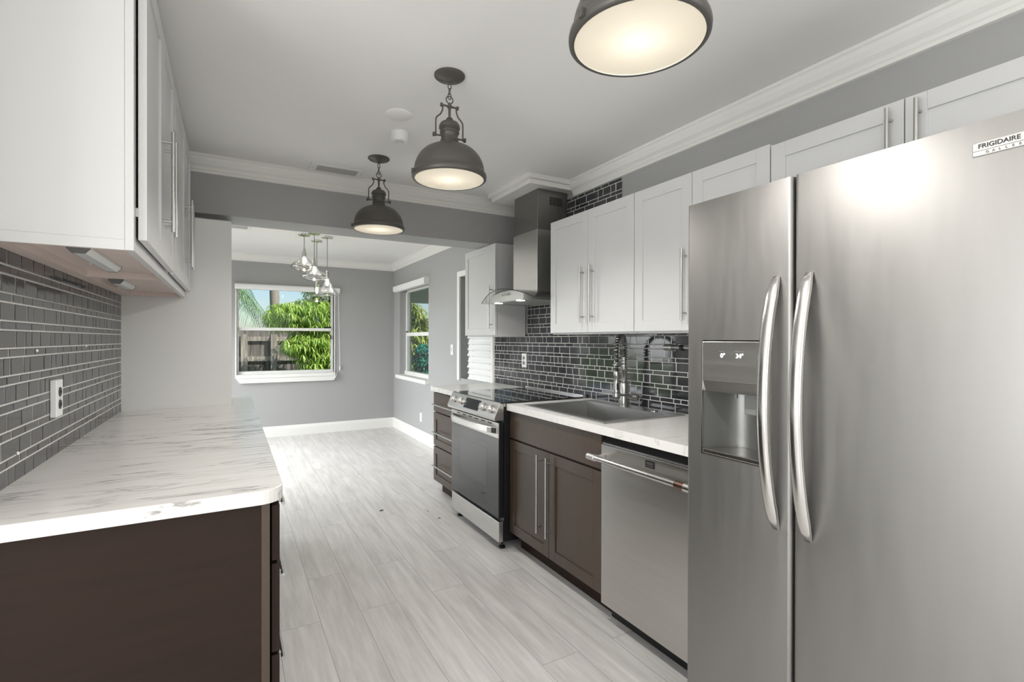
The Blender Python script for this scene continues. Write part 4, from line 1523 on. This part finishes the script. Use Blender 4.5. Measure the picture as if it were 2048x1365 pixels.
# ------------------------------------------------------------------ outside
GZ = -0.2
struct(MB().box(-30, 30, 7.6, 60, GZ-0.2, GZ).build('ground', M['lawn']))
def fence():
    r = thing('wooden_fence', 'weathered grey board fence seen through the dining window', 'fence', (0, 11.3, GZ))
    y = 11.3
    b = MB()
    x = -3.2
    while x < 2.9:
        w = 0.138
        z1 = 1.53+random.uniform(-0.02, 0.02)
        dy = random.uniform(0, 0.006)
        b.box(x, x+w, y+dy, y+0.018+dy, GZ, z1)
        x += w+0.001
    b.build('boards', M['fence'], r)
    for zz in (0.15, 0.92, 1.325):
        MB().box(-3.2, 2.9, y-0.05, y-0.001, zz-0.05, zz+0.04).build('rail', M['fence_rail_sunlit'], r)
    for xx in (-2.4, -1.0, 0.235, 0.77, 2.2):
        MB().box(xx-0.06, xx+0.06, y-0.15, y-0.05, GZ, 1.41).build('post', M['fence_rail_sunlit'], r)
fence()

def leaf_cloud(vs, fs, rnd, center, rad, n, L=(0.09, 0.15), w=0.014, droop=0.9):
    """drooping clusters of long leaves over an ellipsoid"""
    for i in range(n):
        while True:
            p = Vector((rnd.uniform(-1, 1), rnd.uniform(-1, 1), rnd.uniform(-1, 1)))
            if 0.25 < p.length < 1: break
        p = Vector((p.x*rad[0], p.y*rad[1], p.z*rad[2]))+Vector(center)
        for k in range(12):
            a = rnd.uniform(0, 2*math.pi)
            d = Vector((math.cos(a), math.sin(a), rnd.uniform(-0.6, 0.35))).normalized()
            ln = rnd.uniform(*L)
            side = d.cross(Vector((0, 0, 1)))
            if side.length < 1e-3: side = Vector((1, 0, 0))
            side = side.normalized()*w*rnd.uniform(0.7, 1.2)
            o = len(vs)
            q1 = p+d*ln*0.45
            q2 = p+d*ln*0.85+Vector((0, 0, -ln*droop*0.35))
            q3 = p+d*ln+Vector((0, 0, -ln*droop*0.75))
            vs += [p, q1+side*0.5, q1-side*0.5, q2+side*0.42, q2-side*0.42, q3]
            fs += [(o, o+1, o+2), (o+1, o+3, o+4, o+2), (o+3, o+5, o+4)]

def tree():
    rnd = random.Random(11)
    r = thing('leafy_tree', 'bright green leafy tree outside the dining window, in front of the fence', 'tree', (1.7, 9.9, GZ))
    t = MB()
    t.tube([(1.75, 9.95, GZ), (1.7, 9.9, 0.5), (1.55, 9.85, 1.2), (1.6, 9.8, 2.0), (1.5, 9.8, 2.7)], [0.09, 0.075, 0.06, 0.05, 0.03], 10)
    t.tube([(1.62, 9.87, 0.9), (1.25, 9.6, 1.3), (0.95, 9.5, 1.6)], [0.04, 0.03, 0.012], 8)
    t.tube([(1.66, 9.88, 0.7), (1.3, 9.4, 0.9), (1.1, 9.2, 0.95)], [0.04, 0.028, 0.012], 8)
    t.tube([(1.58, 9.82, 1.6), (2.1, 9.7, 2.2)], [0.04, 0.015], 8)
    t.build('trunk', M['bark'], r)
    vs, fs = [], []
    for c, rad, n in (((1.3, 9.6, 1.75), (0.62, 0.5, 0.33), 330), ((0.86, 9.5, 1.72), (0.36, 0.4, 0.24), 170), ((1.95, 9.7, 2.1), (0.7, 0.5, 0.75), 420),
                      ((1.3, 9.5, 1.18), (0.42, 0.45, 0.32), 200), ((1.02, 9.4, 1.22), (0.25, 0.35, 0.22), 90), ((1.45, 9.35, 0.72), (0.46, 0.45, 0.36), 240), ((1.8, 9.5, 1.2), (0.6, 0.5, 0.6), 300),
                      ((1.5, 9.7, 2.5), (0.7, 0.5, 0.4), 220)):
        leaf_cloud(vs, fs, rnd, c, rad, n)
    raw('foliage', vs, fs, M['leaf'], r)
tree()

def palm(label, x, y, zt, fronds, L=2.2, seed=1):
    rnd = random.Random(seed)
    r = thing('palm_tree', label, 'palm tree', (x, y, GZ), 'palms beyond the fence')
    t = MB()
    N = 16
    t.tube([(x+0.06*math.sin(k*0.3), y, GZ+(zt-GZ)*k/N) for k in range(N+1)], [0.13-0.03*k/N+(0.008 if k % 2 else 0) for k in range(N+1)], 12)
    t.build('trunk', M['palm_bark'], r)
    vs, fs = [], []
    st = MB()
    for i in range(fronds):
        a = 2*math.pi*i/fronds+rnd.uniform(-0.15, 0.15)
        el = rnd.uniform(0.15, 0.95)
        d = Vector((math.cos(a), math.sin(a), 0))
        p0 = Vector((x, y, zt))
        spine = []
        for k in range(15):
            f = k/14
            spine.append(p0+d*(L*f*math.cos(el)*(1-0.12*f))+Vector((0, 0, L*f*math.sin(el)-L*1.05*f*f)))
        st.tube(spine, [0.016*(1-k/16) for k in range(15)], 5)
        for k in range(1, 14):
            for h in range(3):
                p = spine[k].lerp(spine[k+1] if k < 14 else spine[k], h/3)
                tn = (spine[min(k+1, 14)]-spine[k-1]).normalized()
                sd = tn.cross(Vector((0, 0, 1))).normalized()
                for sg in (-1, 1):
                    ln = 0.55*math.sin(math.pi*min(1, (k+h/3)/15+0.12))+0.1
                    e = (sd*sg*0.75+tn*0.5+Vector((0, 0, -0.55))).normalized()
                    o = len(vs)
                    wv = tn*0.013
                    q = p+e*ln*0.6
                    vs += [p-wv, p+wv, q+wv, q-wv, p+e*ln+Vector((0, 0, -ln*0.22))]
                    fs += [(o, o+1, o+2, o+3), (o+3, o+2, o+4)]
    st.build('frond_stems', M['palm_leaf'], r)
    raw('fronds', vs, fs, M['palm_leaf'], r)
palm('palm whose drooping fronds fill the upper left of the dining window', -0.75, 13.6, 2.85, 17, 2.3, 4)
palm('palm with a pale trunk behind the leafy tree, middle of the dining window', 1.02, 15.4, 6.0, 12, 2.3, 9)

# covered porch outside the right window
struct(MB().box(2.29, 6.5, 1.9, 9.5, 2.46, 2.56).build('ceiling_porch', M['concrete']))
struct(MB().box(2.29, 6.5, 3.6, 9.5, GZ, GZ+0.12).build('floor_porch', M['concrete']))
struct(MB().box(2.29, 3.05, 9.32, 9.5, GZ+0.12, 2.46).box(3.05, 6.5, 9.32, 9.5, 2.03, 2.46).build('wall_porch', M['concrete']))

def bush(name, label, center, rad, n, m, seed, L=(0.2, 0.34), w=0.04, z0=None):
    rnd = random.Random(seed)
    r = thing(name, label, 'plant', (center[0], center[1], GZ))
    vs, fs = [], []
    leaf_cloud(vs, fs, rnd, center, rad, n, L, w, 0.6)
    raw('foliage', vs, fs, M[m], r)
    s = MB()
    for k in range(4):
        a = k*1.7
        s.tube([(center[0]+0.08*math.cos(a), center[1]+0.08*math.sin(a), GZ), (center[0]+rad[0]*0.5*math.cos(a), center[1]+rad[1]*0.5*math.sin(a), center[2])], 0.02, 6)
    s.build('stem', M['bark'], r)
    return r
bush('garden_shrub', 'tall yellow-green shrub beyond the porch seen through the right window', (4.3, 13.2, 1.1), (0.6, 0.5, 1.3), 520, 'porch_leaf', 21)
bush('garden_shrub', 'yellow-green shrub behind the teal potted plant seen through the right window', (7.3, 13.6, 1.5), (0.8, 0.5, 1.4), 420, 'porch_leaf', 22)
def potted():
    x, y = 4.13, 11.55
    r = thing('potted_plant', 'dark teal potted plant beyond the porch seen through the right window', 'potted plant', (x, y, GZ))
    z = GZ
    MB().lathe([(1e-4, 0), (0.15, 0), (0.17, 0.05), (0.2, 0.4), (0.22, 0.62), (0.235, 0.64), (0.235, 0.68), (0.2, 0.68), (0.19, 0.62), (1e-4, 0.6)], (x, y, z), seg=28).build('pot', M['pot'], r)
    vs, fs = [], []
    leaf_cloud(vs, fs, random.Random(31), (x, y, 0.85), (0.24, 0.24, 0.36), 170, (0.12, 0.22), 0.05, 0.5)
    raw('foliage', vs, fs, M['teal_leaf'], r)
potted()
